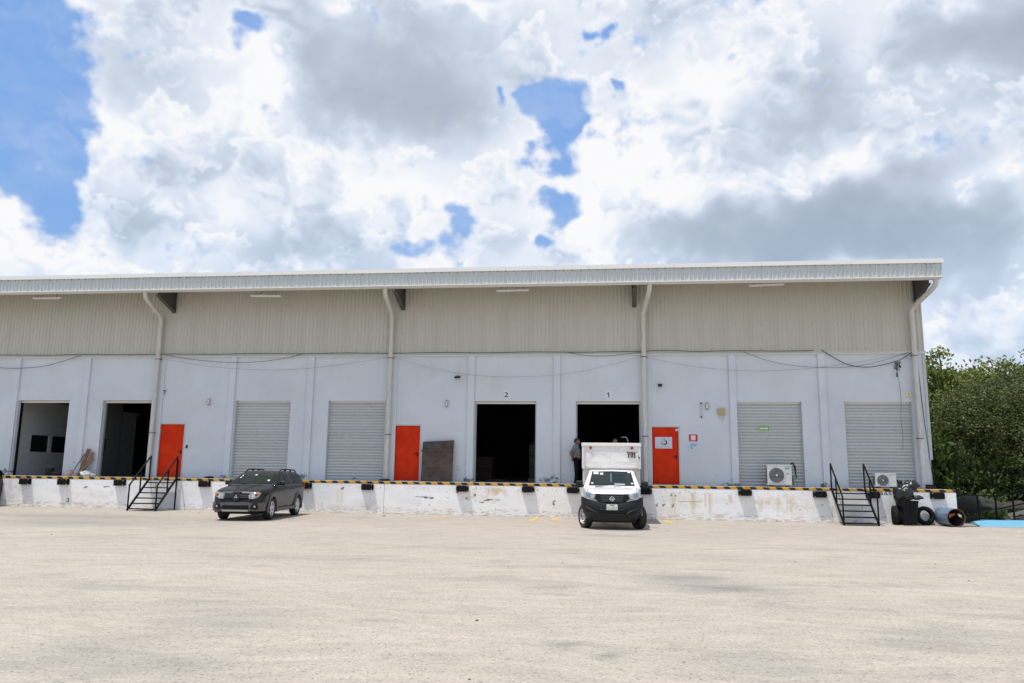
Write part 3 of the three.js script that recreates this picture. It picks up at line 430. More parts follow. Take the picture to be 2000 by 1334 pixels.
M.tyre = mat([0.017, 0.017, 0.017], 0.8); M.alloy = mat([0.62, 0.63, 0.65], 0.3, { metalness: 0.75 }); M.glass = mat([0.006, 0.009, 0.009], 0.04, { specularIntensity: 0.8, phys: true }); M.chrome = mat([0.75, 0.76, 0.77], 0.15, { metalness: 1 }); M.plastic = mat([0.014, 0.015, 0.016], 0.5, { phys: true, specularIntensity: 0.5 }); M.lens = mat([0.42, 0.44, 0.45], 0.12, { phys: true, clearcoat: 1, metalness: 0.35 }); M.amber = mat([0.75, 0.16, 0.03], 0.2); M.red = mat([0.32, 0.02, 0.02], 0.25); M.well = mat([0.008, 0.008, 0.008], 0.9);
function wheelParts(r, w, spokes, steel) {   // axle along x, outer side +x
  const t = [], hw = w / 2; for (const [x, y] of [[-hw * 0.8, r * 0.66], [-hw, r * 0.74], [-hw, r * 0.9], [-hw * 0.82, r * 0.985], [-hw * 0.5, r], [hw * 0.5, r], [hw * 0.82, r * 0.985], [hw, r * 0.9], [hw, r * 0.74], [hw * 0.8, r * 0.66]]) t.push(new THREE.Vector2(y, x));
  const tyre = [new THREE.LatheGeometry(t, 36).rotateZ(-Math.PI / 2)]; for (const x of [-0.45, -0.15, 0.15, 0.45]) tyre.push(new THREE.TorusGeometry(r * 0.999, 0.004, 4, 36).rotateY(Math.PI / 2).translate(x * hw * 1.2, 0, 0));
  const rim = [], rr = r * 0.67, L = (pts) => new THREE.LatheGeometry(pts.map(([y, x]) => new THREE.Vector2(y, x)), 32).rotateZ(-Math.PI / 2);
  rim.push(L([[rr, -hw * 0.8], [rr * 0.93, -hw * 0.7], [rr * 0.9, 0], [rr * 0.93, hw * 0.7], [rr, hw * 0.85], [rr * 1.02, hw * 0.8]]));
  const dark = [new THREE.CylinderGeometry(rr * 0.9, rr * 0.9, 0.01, 28).rotateZ(Math.PI / 2).translate(-hw * 0.1, 0, 0)];
  if (steel) { rim.push(L([[0.001, hw * 0.62], [rr * 0.22, hw * 0.62], [rr * 0.3, hw * 0.45], [rr * 0.55, hw * 0.52], [rr * 0.72, hw * 0.3], [rr * 0.9, hw * 0.3]])); for (let k = 0; k < 8; k++) { const a = k / 8 * 6.283; dark.push(new THREE.CylinderGeometry(rr * 0.09, rr * 0.09, 0.01, 10).rotateZ(Math.PI / 2).translate(hw * 0.45, Math.cos(a) * rr * 0.68, Math.sin(a) * rr * 0.68)); } }
  else for (let k = 0; k < spokes; k++) { const a = k / spokes * 2 * Math.PI, s = plate([[-0.035, 0.02], [0.035, 0.02], [0.05, rr * 0.92], [-0.05, rr * 0.92]], -0.012, 0.012, 0.003).rotateY(Math.PI / 2).translate(hw * 0.62, 0, 0).rotateX(a); rim.push(s); }
  rim.push(new THREE.CylinderGeometry(rr * 0.2, rr * 0.24, 0.05, 16).rotateZ(-Math.PI / 2).translate(hw * 0.6, 0, 0));
  return { tyre: merge(tyre), rim: merge(rim), dark: merge(dark) };
}
function addWheel(W, parent, x, y, z, steer = 0, rimMat = M.alloy) { const g = sub('wheel', parent, [x, y, z]); g.rotation.y = steer + (x < 0 ? Math.PI : 0); share('tyre', W.tyre, M.tyre, g); share('rim', W.rim, rimMat, g); share('brake', W.dark, M.well, g); return g; }
// --- the dark grey sport utility car, origin on the ground under the middle of the wheelbase, nose towards +z
const suvPaint = carPaint([0.007, 0.0075, 0.008], 0.4); suvPaint.clearcoat = 0.5; suvPaint.specularIntensity = 0.5; const suvTrim = mat([0.105, 0.10, 0.093], 0.5), suvDust = mat([0.06, 0.058, 0.056], 0.5);
function buildSuv(label, pos, turn) {
  const t = thing('parked_car', label, 'car', pos, turn);
  const wB = table([[-2.2, 0.62], [-2.16, 0.76], [-2.03, 0.835], [-1.6, 0.868], [-0.6, 0.868], [0.6, 0.868], [1.4, 0.872], [1.85, 0.85], [2.05, 0.79], [2.17, 0.70], [2.235, 0.56]]);
  const yT = table([[-2.2, 0.78], [-2.17, 0.98], [-2.08, 1.09], [-1.6, 1.11], [0.4, 1.075], [0.95, 1.06], [1.25, 1.035], [1.65, 0.985], [1.95, 0.925], [2.08, 0.88], [2.15, 0.8], [2.2, 0.66], [2.235, 0.56]]);
  const yB = table([[-2.2, 0.5], [-2.1, 0.36], [-1.7, 0.29], [0, 0.27], [1.7, 0.26], [2.1, 0.27], [2.235, 0.36]]);
  const ring = (z, s) => { const w = wB(z), a = yB(z), b = Math.max(yT(z), a + 0.05), h = b - a; return spline([[0, a], [w * 0.6, a], [w * 0.93, a + 0.04 * h], [w * 0.985, a + 0.2 * h], [w, a + 0.5 * h], [w * 0.99, a + 0.74 * h], [w * 0.95, a + 0.9 * h], [w * 0.84, a + 0.975 * h], [w * 0.5, b], [0, b + 0.015]])(s); };
  const zs = []; for (let i = 0; i <= 60; i++) zs.push(mix(-2.2, 2.235, 0.5 - 0.5 * Math.cos(Math.PI * (0.5 + (i / 60 - 0.5) * 0.94)) ) ); zs[0] = -2.2; zs[60] = 2.235;
  const wells = [1.3125, -1.3125].flatMap((z) => [1, -1].map((s) => new THREE.CylinderGeometry(0.385, 0.385, 0.6, 32).rotateZ(Math.PI / 2).translate(s * 0.85, 0.345, z)));
  part('body', carve(hull(ring, zs, 20), wells), suvPaint, t);
  part('wheel_housing', [1.3125, -1.3125].map((z) => bx(-0.56, 0.56, 0.2, 0.74, z - 0.36, z + 0.36)), M.well, t);
  // cabin
  const top = table([[-2.12, 1.08], [-2.06, 1.2], [-1.98, 1.38], [-1.8, 1.455], [-1.4, 1.488], [-0.6, 1.505], [-0.1, 1.492], [0.15, 1.455], [0.35, 1.385], [0.7, 1.215], [1.02, 1.06]]), wt = table([[-2.2, 0.7], [-1.9, 0.6], [-1.2, 0.595], [-0.3, 0.61], [0.3, 0.62], [1.02, 0.7]]);
  const cab = (z, s) => { const h = Math.max(top(z) - 1.03, 0.02), w0 = 0.83 - 0.03 * clamp((z - 0.3) / 0.7) - 0.08 * clamp((-1.8 - z) / 0.4), w1 = Math.min(w0 - 0.02, mix(w0, wt(z), clamp(h / 0.5))); return spline([[0, 1.0], [w0 * 0.9, 1.0], [w0, 1.03], [mix(w0, w1, 0.5) + 0.012, 1.03 + h * 0.5], [w1 + 0.012, 1.03 + h * 0.87], [w1 - 0.07, 1.03 + h * 0.975], [w1 * 0.5, 1.03 + h], [0, 1.03 + h + 0.012]])(s); };
  const cz = []; for (let i = 0; i <= 40; i++) cz.push(mix(-2.12, 1.02, i / 40));
  part('cabin', hull(cab, cz, 22), suvPaint, t);
  const on = (z, s, side, e) => { const [x, y] = cab(z, s), [x2, y2] = cab(z, s + 0.02), [x3, y3] = cab(z + 0.02, s); const a = V(x2 - x, y2 - y, 0), b = V(x3 - x, y3 - y, 0.02), n = b.cross(a).normalize(); if (n.x < 0 && s < 0.7) n.negate(); if (s >= 0.7 && n.y < 0) n.negate(); return [side * (x + n.x * e), y + n.y * e, z + n.z * e]; };
  const pane = (side, c, e = 0.006) => skin((u, v) => { const [[za, sa], [zb, sb], [zc, sc], [zd, sd]] = c; return on(mix(mix(za, zb, u), mix(zd, zc, u), v), mix(mix(sa, sb, u), mix(sd, sc, u), v), side, e); }, 10, 8);
  for (const s of [1, -1]) {
    part('side_window', pane(s, [[0.72, 0.36], [0.0, 0.345], [0.0, 0.615], [0.22, 0.615]]), M.glass, t);
    part('side_window', pane(s, [[-0.06, 0.345], [-0.98, 0.345], [-0.93, 0.615], [-0.06, 0.615]]), M.glass, t);
    part('side_window', pane(s, [[-1.06, 0.345], [-1.86, 0.36], [-1.72, 0.6], [-1.0, 0.615]]), M.glass, t);
    part('roof_rail', [tube([[s * 0.60, 1.44, 0.1], [s * 0.585, 1.52, -0.05], [s * 0.58, 1.55, -0.5], [s * 0.575, 1.54, -1.2], [s * 0.575, 1.51, -1.62], [s * 0.585, 1.44, -1.74]], 0.021, 40, 8)], M.plastic, t);
    for (const z of [-0.55, -1.1]) part('rail_foot', [bar([s * 0.585, 1.46, z], [s * 0.58, 1.54, z], 0.05, 0.04, [0, 0, 1])], M.black, t);
    // door seams and handles, on the body side
    const sideX = (z, y) => { let best = 0, d = 9; for (let q = 0.3; q < 0.9; q += 0.01) { const [x, yy] = ring(z, q); if (Math.abs(yy - y) < d) { d = Math.abs(yy - y); best = x; } } return best; };
    for (const [z, y0, y1] of [[0.78, 0.42, 1.0], [-0.04, 0.34, 1.04], [-0.95, 0.62, 1.05]]) part('door_seam', [skin((u, v) => { const y = mix(y0, y1, v); return [s * (sideX(z, y) + 0.003), y, z + (u - 0.5) * 0.012]; }, 1, 12)], M.black, t);
    for (const z of [0.12, -0.82]) part('door_handle', [rbx(-0.012, 0.022, -0.016, 0.016, -0.09, 0.09, 0.012).translate(s * (sideX(z, 0.92) + 0.008), 0.92, z)], suvPaint, t);
    const mir = sub('side_mirror', t); part('housing', [rbx(-0.1, 0.1, -0.075, 0.075, -0.05, 0.06, 0.045, 3).translate(s * 0.95, 1.12, 0.66)], suvPaint, mir); part('arm', [bar([s * 0.8, 1.06, 0.64], [s * 0.9, 1.09, 0.64], 0.05, 0.04)], M.black, mir);
    // grey cladding: arches and sills
    for (const z of [1.3125, -1.3125]) { const sh = new THREE.Shape(); sh.absarc(0, 0, 0.44, -0.25, Math.PI + 0.25, false); sh.absarc(0, 0, 0.378, Math.PI + 0.3, -0.3, true); part('wheel_arch', new THREE.ExtrudeGeometry(sh, { depth: 0.04, bevelEnabled: true, bevelSize: 0.008, bevelThickness: 0.012, bevelSegments: 2, curveSegments: 24 }).rotateY(Math.PI / 2).translate(s > 0 ? 0.845 : -0.885, 0.345, z), suvTrim, t); }
    part('sill', [rbx(s * 0.86 - 0.035, s * 0.86 + 0.035, 0.25, 0.36, -0.9, 0.9, 0.03)], suvTrim, t);
    // lamps
    const hl = sub('headlight', t); const outline = [[-0.19, 0.0], [-0.14, 0.06], [0.13, 0.1], [0.165, 0.07], [0.11, -0.02], [-0.04, -0.085], [-0.17, -0.08]];
    const lampAt = (g) => { g.rotateY(0.36).translate(0.575, 0.755, 2.16); return s < 0 ? flipX(g) : g; };
    part('lens', lampAt(plate(outline, -0.12, 0.055, 0.012)), M.lens, hl);
    part('indicator', lampAt(plate([[0.07, 0.05], [0.13, 0.08], [0.145, 0.05], [0.1, -0.03]], 0.04, 0.066, 0.004)), M.amber, hl);
    part('reflector', lampAt(new THREE.CylinderGeometry(0.05, 0.05, 0.012, 20).rotateX(Math.PI / 2).translate(-0.05, -0.005, 0.06)), M.chrome, hl); part('reflector', lampAt(new THREE.CylinderGeometry(0.032, 0.032, 0.012, 20).rotateX(Math.PI / 2).translate(0.035, 0.02, 0.06)), M.plastic, hl);
    const fg = sub('fog_lamp', t); const fa = (g) => { g.rotateY(0.3).translate(0.6, 0.44, 2.2); return s < 0 ? flipX(g) : g; };
    part('bezel', fa(plate([[-0.08, 0.05], [0.08, 0.05], [0.1, -0.06], [-0.14, -0.06]], -0.05, 0.045, 0.008)), M.black, fg); part('lamp', fa(new THREE.CylinderGeometry(0.033, 0.033, 0.02, 16).rotateX(Math.PI / 2).translate(0.0, 0.0, 0.05)), M.lens, fg);
    part('tail_lamp', [rbx(-0.03, 0.03, -0.14, 0.14, -0.05, 0.05, 0.02).translate(s * 0.8, 0.98, -2.06)], M.red, t);
    // grille half: three slats in a dark opening
    const gr = sub('grille', t); const ga = (g) => { g.rotateX(-0.16).rotateY(0.1).translate(0.27, 0.735, 2.2); return s < 0 ? flipX(g) : g; };
    part('opening', ga(plate([[-0.17, 0.07], [0.13, 0.085], [0.14, -0.05], [-0.17, -0.075]], -0.06, 0.03, 0.006)), M.black, gr);
    for (let k = 0; k < 2; k++) part('slat', ga(rbx(-0.165, 0.13, -0.012 + (k - 0.5) * 0.06, 0.012 + (k - 0.5) * 0.06, 0.025, 0.045, 0.008)), suvDust, gr);
  }
  part('windscreen', [skin((u, v) => { const z = mix(0.93, 0.27, v), sMin = 0.765; const q = Math.abs(u); return on(z, mix(0.995, sMin, q), u < 0 ? -1 : 1, 0.008); }, 24, 10, -1, 1)], mat([0.024, 0.036, 0.032], 0.05), t);
  part('rear_window', [skin((u, v) => on(mix(-2.08, -1.9, v), mix(0.995, 0.78, Math.abs(u)), u < 0 ? -1 : 1, 0.008), 16, 6, -1, 1)], M.glass, t);
  part('wiper', [tube([[0.1, 1.085, 0.98], [-0.35, 1.1, 0.95], [-0.62, 1.13, 0.83]], 0.009, 14), tube([[0.55, 1.075, 0.97], [0.2, 1.1, 0.95], [-0.1, 1.12, 0.9]], 0.009, 14)], M.black, t);
  // hood with raised centre
  for (const s of [1, -1]) part('hood_crease', [skin((u, v) => { const z = mix(2.08, 1.0, v), x = mix(0.13, 0.3, v) + (u - 0.5) * 0.04; return [s * x, yT(z) + 0.014 + 0.01 * Math.sin(u * Math.PI), z]; }, 4, 16)], suvPaint, t);
  part('centre_panel', [plate([[-0.115, 0.13], [0.115, 0.13], [0.085, -0.12], [0, -0.15], [-0.085, -0.12]], -0.06, 0.05, 0.012).rotateX(-0.16).translate(0, 0.735, 2.205)], suvPaint, t);
  const dia = (a) => plate([[0, 0], [0.019, 0.033], [0, 0.066], [-0.019, 0.033]], 0, 0.008).rotateZ(a); part('badge', [dia(0), dia(2.0944), dia(-2.0944)].map((g) => g.rotateX(-0.16).translate(0, 0.725, 2.272)), M.chrome, t);
  // front bumper: grey lower shell, intake, light skid strip
  const bp = (y0, y1, e, w = 0.862) => skin((u, v) => { const a = u, x = w * Math.sin(a * 1.5) / Math.sin(1.5), z = 1.78 + 0.50 * Math.pow(Math.cos(a * 1.46), 0.55) - 0.02 * (v - 0.5) ** 2; return [x, mix(y0, y1, v), z + e - 0.06 * sstep(0.5, 0, v) * 0.5]; }, 32, 6, -1, 1);
  part('lower_bumper', [bp(0.3, 0.55, 0.015), skin((u, v) => { const x = 0.862 * Math.sin(u * 1.5) / Math.sin(1.5), z = 1.78 + 0.50 * Math.pow(Math.cos(u * 1.46), 0.55); return [x * mix(1, 0.96, v), 0.55 + 0.014 * v, z + 0.015 - 0.07 * v]; }, 32, 2, -1, 1)], suvTrim, t);
  part('intake', [rbx(-0.42, 0.42, 0.365, 0.485, 2.16, 2.315, 0.02)], M.black, t);
  part('skid_plate', [rbx(-0.42, 0.42, 0.285, 0.345, 2.1, 2.305, 0.02)], mat([0.4, 0.39, 0.36], 0.5), t);
  part('sticker', [skin((u, v) => on(mix(0.78, 0.7, v), mix(0.83, 0.8, u), 1, 0.012), 2, 2)], M.white, t); part('sticker', [skin((u, v) => on(mix(0.45, 0.4, v), mix(0.985, 0.955, u), -1, 0.012), 2, 2)], M.white, t); part('sticker', [skin((u, v) => on(mix(0.5, 0.42, v), mix(0.785, 0.77, u), -1, 0.012), 2, 2)], M.white, t); part('sticker', [skin((u, v) => on(mix(0.62, 0.54, v), mix(0.785, 0.77, u), -1, 0.012), 2, 2)], M.white, t);
  const W = wheelParts(0.345, 0.225, 5, false);
  for (const z of [1.3125, -1.3125]) for (const s of [1, -1]) addWheel(W, t, s * 0.755, 0.345, z, z > 0 ? 0.03 : 0);
  part('underbody', [bx(-0.6, 0.6, 0.2, 0.3, -2, 2)], M.well, t);
  return t;
}
const suv = buildSuv('dark grey sport utility car with roof rails parked in front of the closed shutters', [-11.38, 0, 4.3], 0.075); suv.scale.set(0.95, 1.0, 0.95);
buildSuv('dark car of which only the front corner shows at the left edge', [-24.02, 0, 3.2], 0.1);

// --- the white pickup with a box body, origin on the ground under the front axle
{
  const t = thing('box_truck', 'white pickup truck with a worn white box body, backed against the dock', 'truck', [0.12, 0, 5.98], 0.0);
  const white = mat([0.8, 0.805, 0.81], 0.3, { phys: true, clearcoat: 0.6 }), boxWhite = mat([0.86, 0.855, 0.84], 0.45, { map: canvasTex(512, 256, (c, w, h) => { const r = rng(31); c.fillStyle = '#f0eeea'; c.fillRect(0, 0, w, h); for (let i = 0; i < 160; i++) { c.fillStyle = `rgba(${120 + r() * 60},${105 + r() * 50},${85 + r() * 50},${0.02 + r() * 0.06})`; c.beginPath(); c.ellipse(r() * w, r() * h, 3 + r() * 30, 2 + r() * 12, 0, 0, 7); c.fill(); } for (let i = 0; i < 60; i++) { c.fillStyle = `rgba(110,85,60,${0.06 + r() * 0.14})`; c.fillRect(r() * w, r() < 0.5 ? 0 : h * 0.8 * r(), 1 + r() * 2, 8 + r() * 40); } for (let i = 0; i < 90; i++) { c.fillStyle = `rgba(70,60,50,${0.2 + r() * 0.4})`; c.fillRect(r() * w, r() < 0.5 ? h - r() * 8 : r() * 6, 1 + r() * 7, 1 + r() * 3); } for (let i = 0; i < 24; i++) { c.fillStyle = 'rgba(60,55,50,.5)'; c.fillRect(r() * w, r() * h, 1 + r() * 3, 1 + r() * 2); } }) });
  const wB = table([[-1.9, 0.80], [-1.5, 0.81], [-0.6, 0.82], [0.0, 0.835], [0.3, 0.825], [0.52, 0.77], [0.62, 0.70], [0.66, 0.6]]);
  const yT = table([[-1.9, 1.16], [-0.6, 1.17], [-0.3, 1.165], [0.0, 1.135], [0.35, 1.085], [0.52, 1.04], [0.6, 1.0], [0.64, 0.9], [0.66, 0.8]]);
  const yB = table([[-1.9, 0.4], [0, 0.4], [0.5, 0.42], [0.66, 0.5]]);
  const ring = (z, s) => { const w = wB(z), a = yB(z), b = yT(z), h = b - a; return spline([[0, a], [w * 0.6, a], [w * 0.95, a + 0.03 * h], [w, a + 0.3 * h], [w, a + 0.62 * h], [w * 0.985, a + 0.82 * h], [w * 0.93, a + 0.95 * h], [w * 0.75, b - 0.005], [w * 0.4, b + 0.012], [0, b + 0.016]])(s); };
  const zs = []; for (let i = 0; i <= 44; i++) zs.push(mix(-1.9, 0.66, Math.pow(i / 44, 0.75)));
  part('body', carve(hull(ring, zs, 20), [1, -1].map((s) => new THREE.CylinderGeometry(0.40, 0.40, 0.7, 32).rotateZ(Math.PI / 2).translate(s * 0.85, 0.34, 0))), white, t);
  part('wheel_housing', [bx(-0.5, 0.5, 0.2, 0.76, -0.4, 0.4)], M.well, t);
  const top = table([[-1.9, 1.6], [-1.75, 1.64], [-1.3, 1.67], [-1.05, 1.645], [-0.9, 1.59], [-0.6, 1.36], [-0.32, 1.165]]);
  const cab = (z, s) => { const h = Math.max(top(z) - 1.12, 0.02), w0 = 0.845, w1 = mix(w0 - 0.02, 0.70, clamp(h / 0.48)); return spline([[0, 1.1], [w0 * 0.9, 1.1], [w0, 1.12], [mix(w0, w1, 0.5) + 0.01, 1.12 + h * 0.5], [w1 + 0.01, 1.12 + h * 0.86], [w1 - 0.05, 1.12 + h * 0.975], [w1 * 0.5, 1.12 + h], [0, 1.12 + h + 0.012]])(s); };
  const cz = []; for (let i = 0; i <= 36; i++) cz.push(mix(-1.9, -0.32, i / 36));
  part('cab', hull(cab, cz, 22), white, t);
  const on = (z, s, side, e) => { const [x, y] = cab(z, s), [x2, y2] = cab(z, s + 0.02), [x3, y3] = cab(z + 0.02, s), n = V(x3 - x, y3 - y, 0.02).cross(V(x2 - x, y2 - y, 0)).normalize(); if (s < 0.7 ? n.x < 0 : n.y < 0) n.negate(); return [side * (x + n.x * e), y + n.y * e, z + n.z * e]; };
  // the windscreen, a dark band round a clear centre
  const ws = (e, k0, k1, q0) => skin((u, v) => on(mix(k0, k1, v), mix(0.998, q0, Math.abs(u)), u < 0 ? -1 : 1, e), 28, 10, -1, 1);
  part('windscreen', ws(0.006, -0.38, -0.95, 0.752), mat([0.02, 0.029, 0.027], 0.04, { phys: true, specularIntensity: 0.6 }), t); part('windscreen_edge', [skin((u, v) => on(mix(-0.385, -0.40, v), mix(0.998, 0.75, Math.abs(u)), u < 0 ? -1 : 1, 0.009), 28, 1, -1, 1), skin((u, v) => on(mix(-0.93, -0.955, v), mix(0.998, 0.75, Math.abs(u)), u < 0 ? -1 : 1, 0.009), 28, 1, -1, 1)], M.black, t);
  for (const s of [1, -1]) {
    part('side_window', [skin((u, v) => on(mix(mix(-0.62, -1.62, u), mix(-1.02, -1.6, u), v), mix(0.35, 0.6, v), s, 0.006), 8, 8)], M.glass, t);
    const mr = sub('side_mirror', t); part('housing', [rbx(-0.11, 0.11, -0.1, 0.1, -0.05, 0.06, 0.045, 3).translate(s * 0.965, 1.245, -0.55)], M.plastic, mr); part('arm', [bar([s * 0.78, 1.18, -0.55], [s * 0.88, 1.2, -0.55], 0.06, 0.05)], M.plastic, mr);
    part('fender_flare', [skin((u, v) => { const a = mix(0.15, Math.PI - 0.15, u), r = mix(0.395, 0.43, v); return [s * (0.842 + 0.012 * Math.sin(v * Math.PI)), 0.34 + r * Math.sin(a), r * Math.cos(a)]; }, 24, 3)], white, t);
    part('door_seam', [skin((u, v) => { const y = mix(0.5, 1.1, v); return [s * 0.8262, y, -0.5 + (u - 0.5) * 0.012]; }, 1, 4)], M.black, t);
    // lamps
    const hl = sub('headlight', t), at = (g) => { g.rotateX(-0.1).rotateY(0.42).translate(0.635, 0.94, 0.60); return s < 0 ? flipX(g) : g; };
    part('lens', at(plate([[-0.2, 0.015], [-0.15, -0.085], [0.14, -0.03], [0.155, 0.115], [-0.02, 0.085]], -0.1, 0.07, 0.012)), M.lens, hl); part('reflector', at(plate([[-0.06, -0.045], [0.07, -0.02], [0.075, 0.07], [-0.04, 0.05]], 0.06, 0.082, 0.006)), mat([0.22, 0.3, 0.36], 0.1, { metalness: 0.6 }), hl);
    part('fog_recess', [rbx(-0.09, 0.09, -0.045, 0.045, -0.05, 0.02, 0.02).rotateY(s * 0.45).translate(s * 0.58, 0.5, 0.66)], M.black, t);
  }
  // black bumper with a shallow V along its top
  const fz = (x) => 0.80 - 0.36 * Math.pow(Math.abs(x) / 0.88, 4.2);
  const bumper = skin((u, v) => { const x = 0.88 * Math.sin(u * 1.45) / Math.sin(1.45), q = Math.abs(x) / 0.88, yt = 0.725 + 0.18 * q ** 1.6, yb = 0.25 + 0.06 * q ** 3; const z = fz(x) + [-0.045, -0.005, 0.012, 0.0, -0.01, -0.045, -0.09][Math.round(v * 6)]; return [x * mix(1, 0.86, sstep(0.45, 1, v)), mix(yt, yb, v), z]; }, 40, 6, -1, 1);
  const fillTop = skin((u, v) => { const x = 0.88 * Math.sin(u * 1.45) / Math.sin(1.45), q = Math.abs(x) / 0.88; return [x * mix(1, 0.9, v), 0.725 + 0.18 * q ** 1.6, fz(x) - 0.045 - 0.12 * v]; }, 40, 1, -1, 1), ends = skin((u, v) => [u * 0.88, mix(0.9, 0.31, v), 0.36 - 0.1 * v], 1, 4, -1, 1); void ends;
  part('bumper', [bumper, fillTop], M.plastic, t);
  part('bumper_crease', [skin((u, v) => { const x = 0.86 * u, q = Math.abs(u); return [x, 0.44 + 0.0 * v - 0.02 * v + 0.05 * q, fz(x) + 0.014 + 0.012 * Math.sin(v * Math.PI)]; }, 36, 4, -1, 1)], M.plastic, t);
  part('lower_intake', [rbx(-0.36, 0.36, 0.46, 0.585, 0.7, 0.825, 0.03)], M.black, t);
  part('valance', [rbx(-0.66, 0.66, 0.22, 0.32, 0.42, 0.62, 0.04)], M.well, t);
  part('hood_seam', [1, -1].map((s) => skin((u, v) => { const z = mix(0.5, -0.3, v), x = 0.70 + 0.03 * v + (u - 0.5) * 0.01; return [s * x, yT(z) + 0.004, z]; }, 1, 12)), M.dark, t);
  for (const s of [1, -1]) part('bumper_fin', [skin((u, v) => { const x = mix(0.40, 0.74, u), y = mix(0.46, 0.62, u) + (v - 0.5) * 0.05; return [s * x, y, fz(x) + 0.014 + 0.02 * Math.sin(v * Math.PI)]; }, 10, 4)], M.plastic, t);
  part('intake_slot', [plate([[-0.42, 0.56], [0.42, 0.56], [0.30, 0.47], [-0.30, 0.47]], 0.77, 0.822)], M.black, t);
  // grille and badge
  const gr = sub('grille', t); part('surround', [plate([[-0.5, 0.13], [0.5, 0.13], [0.46, 0.0], [0.33, -0.11], [-0.33, -0.11], [-0.46, 0.0]], -0.08, 0.03, 0.012).translate(0, 0.86, 0.67)], M.plastic, gr);
  for (let k = 0; k < 4; k++) part('slat', [rbx(-0.33 + 0.012 * (3 - k), 0.33 - 0.012 * (3 - k), -0.012, 0.012, 0, 0.02, 0.006).translate(0, 0.795 + k * 0.045, 0.698)], mat([0.05, 0.05, 0.05], 0.4), gr);
  part('trim', [rbx(-0.34, 0.34, 0.985, 1.0, 0.6, 0.702, 0.006)], M.chrome, gr);
  part('badge', [new THREE.TorusGeometry(0.058, 0.011, 10, 32).translate(0, 0.86, 0.725), rbx(-0.078, 0.078, 0.846, 0.874, 0.717, 0.736, 0.006)], M.chrome, t);
  const pl = sub('licence_plate', t); part('sheet', [rbx(-0.155, 0.155, -0.078, 0.078, 0, 0.008, 0.004).translate(0.0, 0.635, 0.825)], M.white, pl);
  const ptex = canvasTex(256, 128, (c, w, h) => { c.fillStyle = '#e8e8e4'; c.fillRect(0, 0, w, h); c.fillStyle = '#b02a36'; c.fillRect(70, 6, 116, 22); c.fillStyle = '#50604f'; c.fillRect(14, 108, 228, 12); c.fillStyle = '#3a3d42'; c.font = 'bold 54px sans-serif'; c.textAlign = 'center'; c.fillText('YL·1256·1', w / 2, 90, 236); }); part('print', [new THREE.PlaneGeometry(0.296, 0.146).translate(0, 0.635, 0.837)], mat([0.9, 0.9, 0.9], 0.4, { map: ptex }), pl);
  part('wiper', [tube([[0.05, 1.185, -0.33], [0.4, 1.19, -0.37], [0.62, 1.25, -0.46]], 0.009, 14), tube([[-0.5, 1.185, -0.33], [-0.2, 1.195, -0.36], [0.0, 1.215, -0.4]], 0.009, 14)], M.black, t);
  const stick = (z0, z1, s0, s1, side, m, lab) => part('sticker', [skin((u, v) => on(mix(z0, z1, v), mix(s0, s1, u), side, 0.012), 3, 2)], m, t, lab);
  const paleGreen = mat([0.55, 0.68, 0.6], 0.5); stick(-0.82, -0.93, 0.84, 0.775, -1, paleGreen); stick(-0.80, -0.88, 0.90, 0.86, -1, mat([0.6, 0.62, 0.5], 0.5)); stick(-0.88, -0.93, 0.80, 0.765, 1, M.white); stick(-0.45, -0.5, 0.79, 0.765, 1, M.white); stick(-0.45, -0.5, 0.80, 0.775, -1, paleGreen);
  part('paper', [skin((u, v) => on(mix(-0.40, -0.47, v), mix(0.97, 0.86, u), 1, 0.0075), 4, 2)], mat([0.3, 0.33, 0.34], 0.6), t); part('hanging_strap', [skin((u, v) => on(mix(-0.86, -0.52, v), mix(0.997, 0.988, u), -1, 0.009), 1, 4)], mat([0.1, 0.22, 0.3], 0.5), t);
  const W = wheelParts(0.34, 0.225, 0, true); addWheel(W, t, 0.765, 0.34, 0, 0.42, M.steel); addWheel(W, t, -0.765, 0.34, 0, 0.42, M.steel); addWheel(W, t, 0.74, 0.34, -2.9, 0, M.steel); addWheel(W, t, -0.74, 0.34, -2.9, 0, M.steel);
  part('chassis', [bx(-0.42, -0.34, 0.42, 0.56, -4.5, 0.3), bx(0.34, 0.42, 0.42, 0.56, -4.5, 0.3), bx(-0.7, 0.7, 0.3, 0.42, -3.1, -2.7), bx(-0.5, 0.5, 0.24, 0.34, -0.1, 0.1)], M.well, t);
  // box body: lower body, luton front over the cab, roof rim, rivet strips
  const bw = 0.915, zf = -1.95, zr = -4.62, box = sub('cargo_box', t);
  const body = bx(-bw, bw, 0.72, 2.46, zr, zf - 0.16); uvMetres(body, 'x', 'y', 0.5, -0.9, 1.7, 0.6); part('shell', body, boxWhite, box);
  const face = plate([[-bw - 0.008, 0], [bw + 0.008, 0], [bw + 0.008, 0.74], [-bw - 0.008, 0.74]], 0, 0.17, 0.01); face.translate(0, 1.72, zf - 0.17); uvMetres(face, 'x', 'y', 0.54, -0.92, 1.72, 1.33);
  // the dented front sheet
  const dent = skin((u, v) => { const x = mix(-bw, bw, u), y = mix(1.74, 2.44, v); return [x, y, zf + 0.016 + 0.016 * n3(x * 2.4, y * 4, 2) + 0.007 * n3(x * 7, y * 9, 5)]; }, 40, 20); uvMetres(dent, 'x', 'y', 0.54, -0.92, 1.72, 1.33);
  part('front_panel', [face], boxWhite, box); part('front_sheet', [dent], boxWhite, box);
  part('roof', [rbx(-bw - 0.03, bw + 0.03, 2.455, 2.53, zr, zf + 0.05, 0.02), rbx(-bw - 0.035, bw + 0.035, 2.425, 2.47, zf + 0.022, zf + 0.055, 0.01)], boxWhite, box);
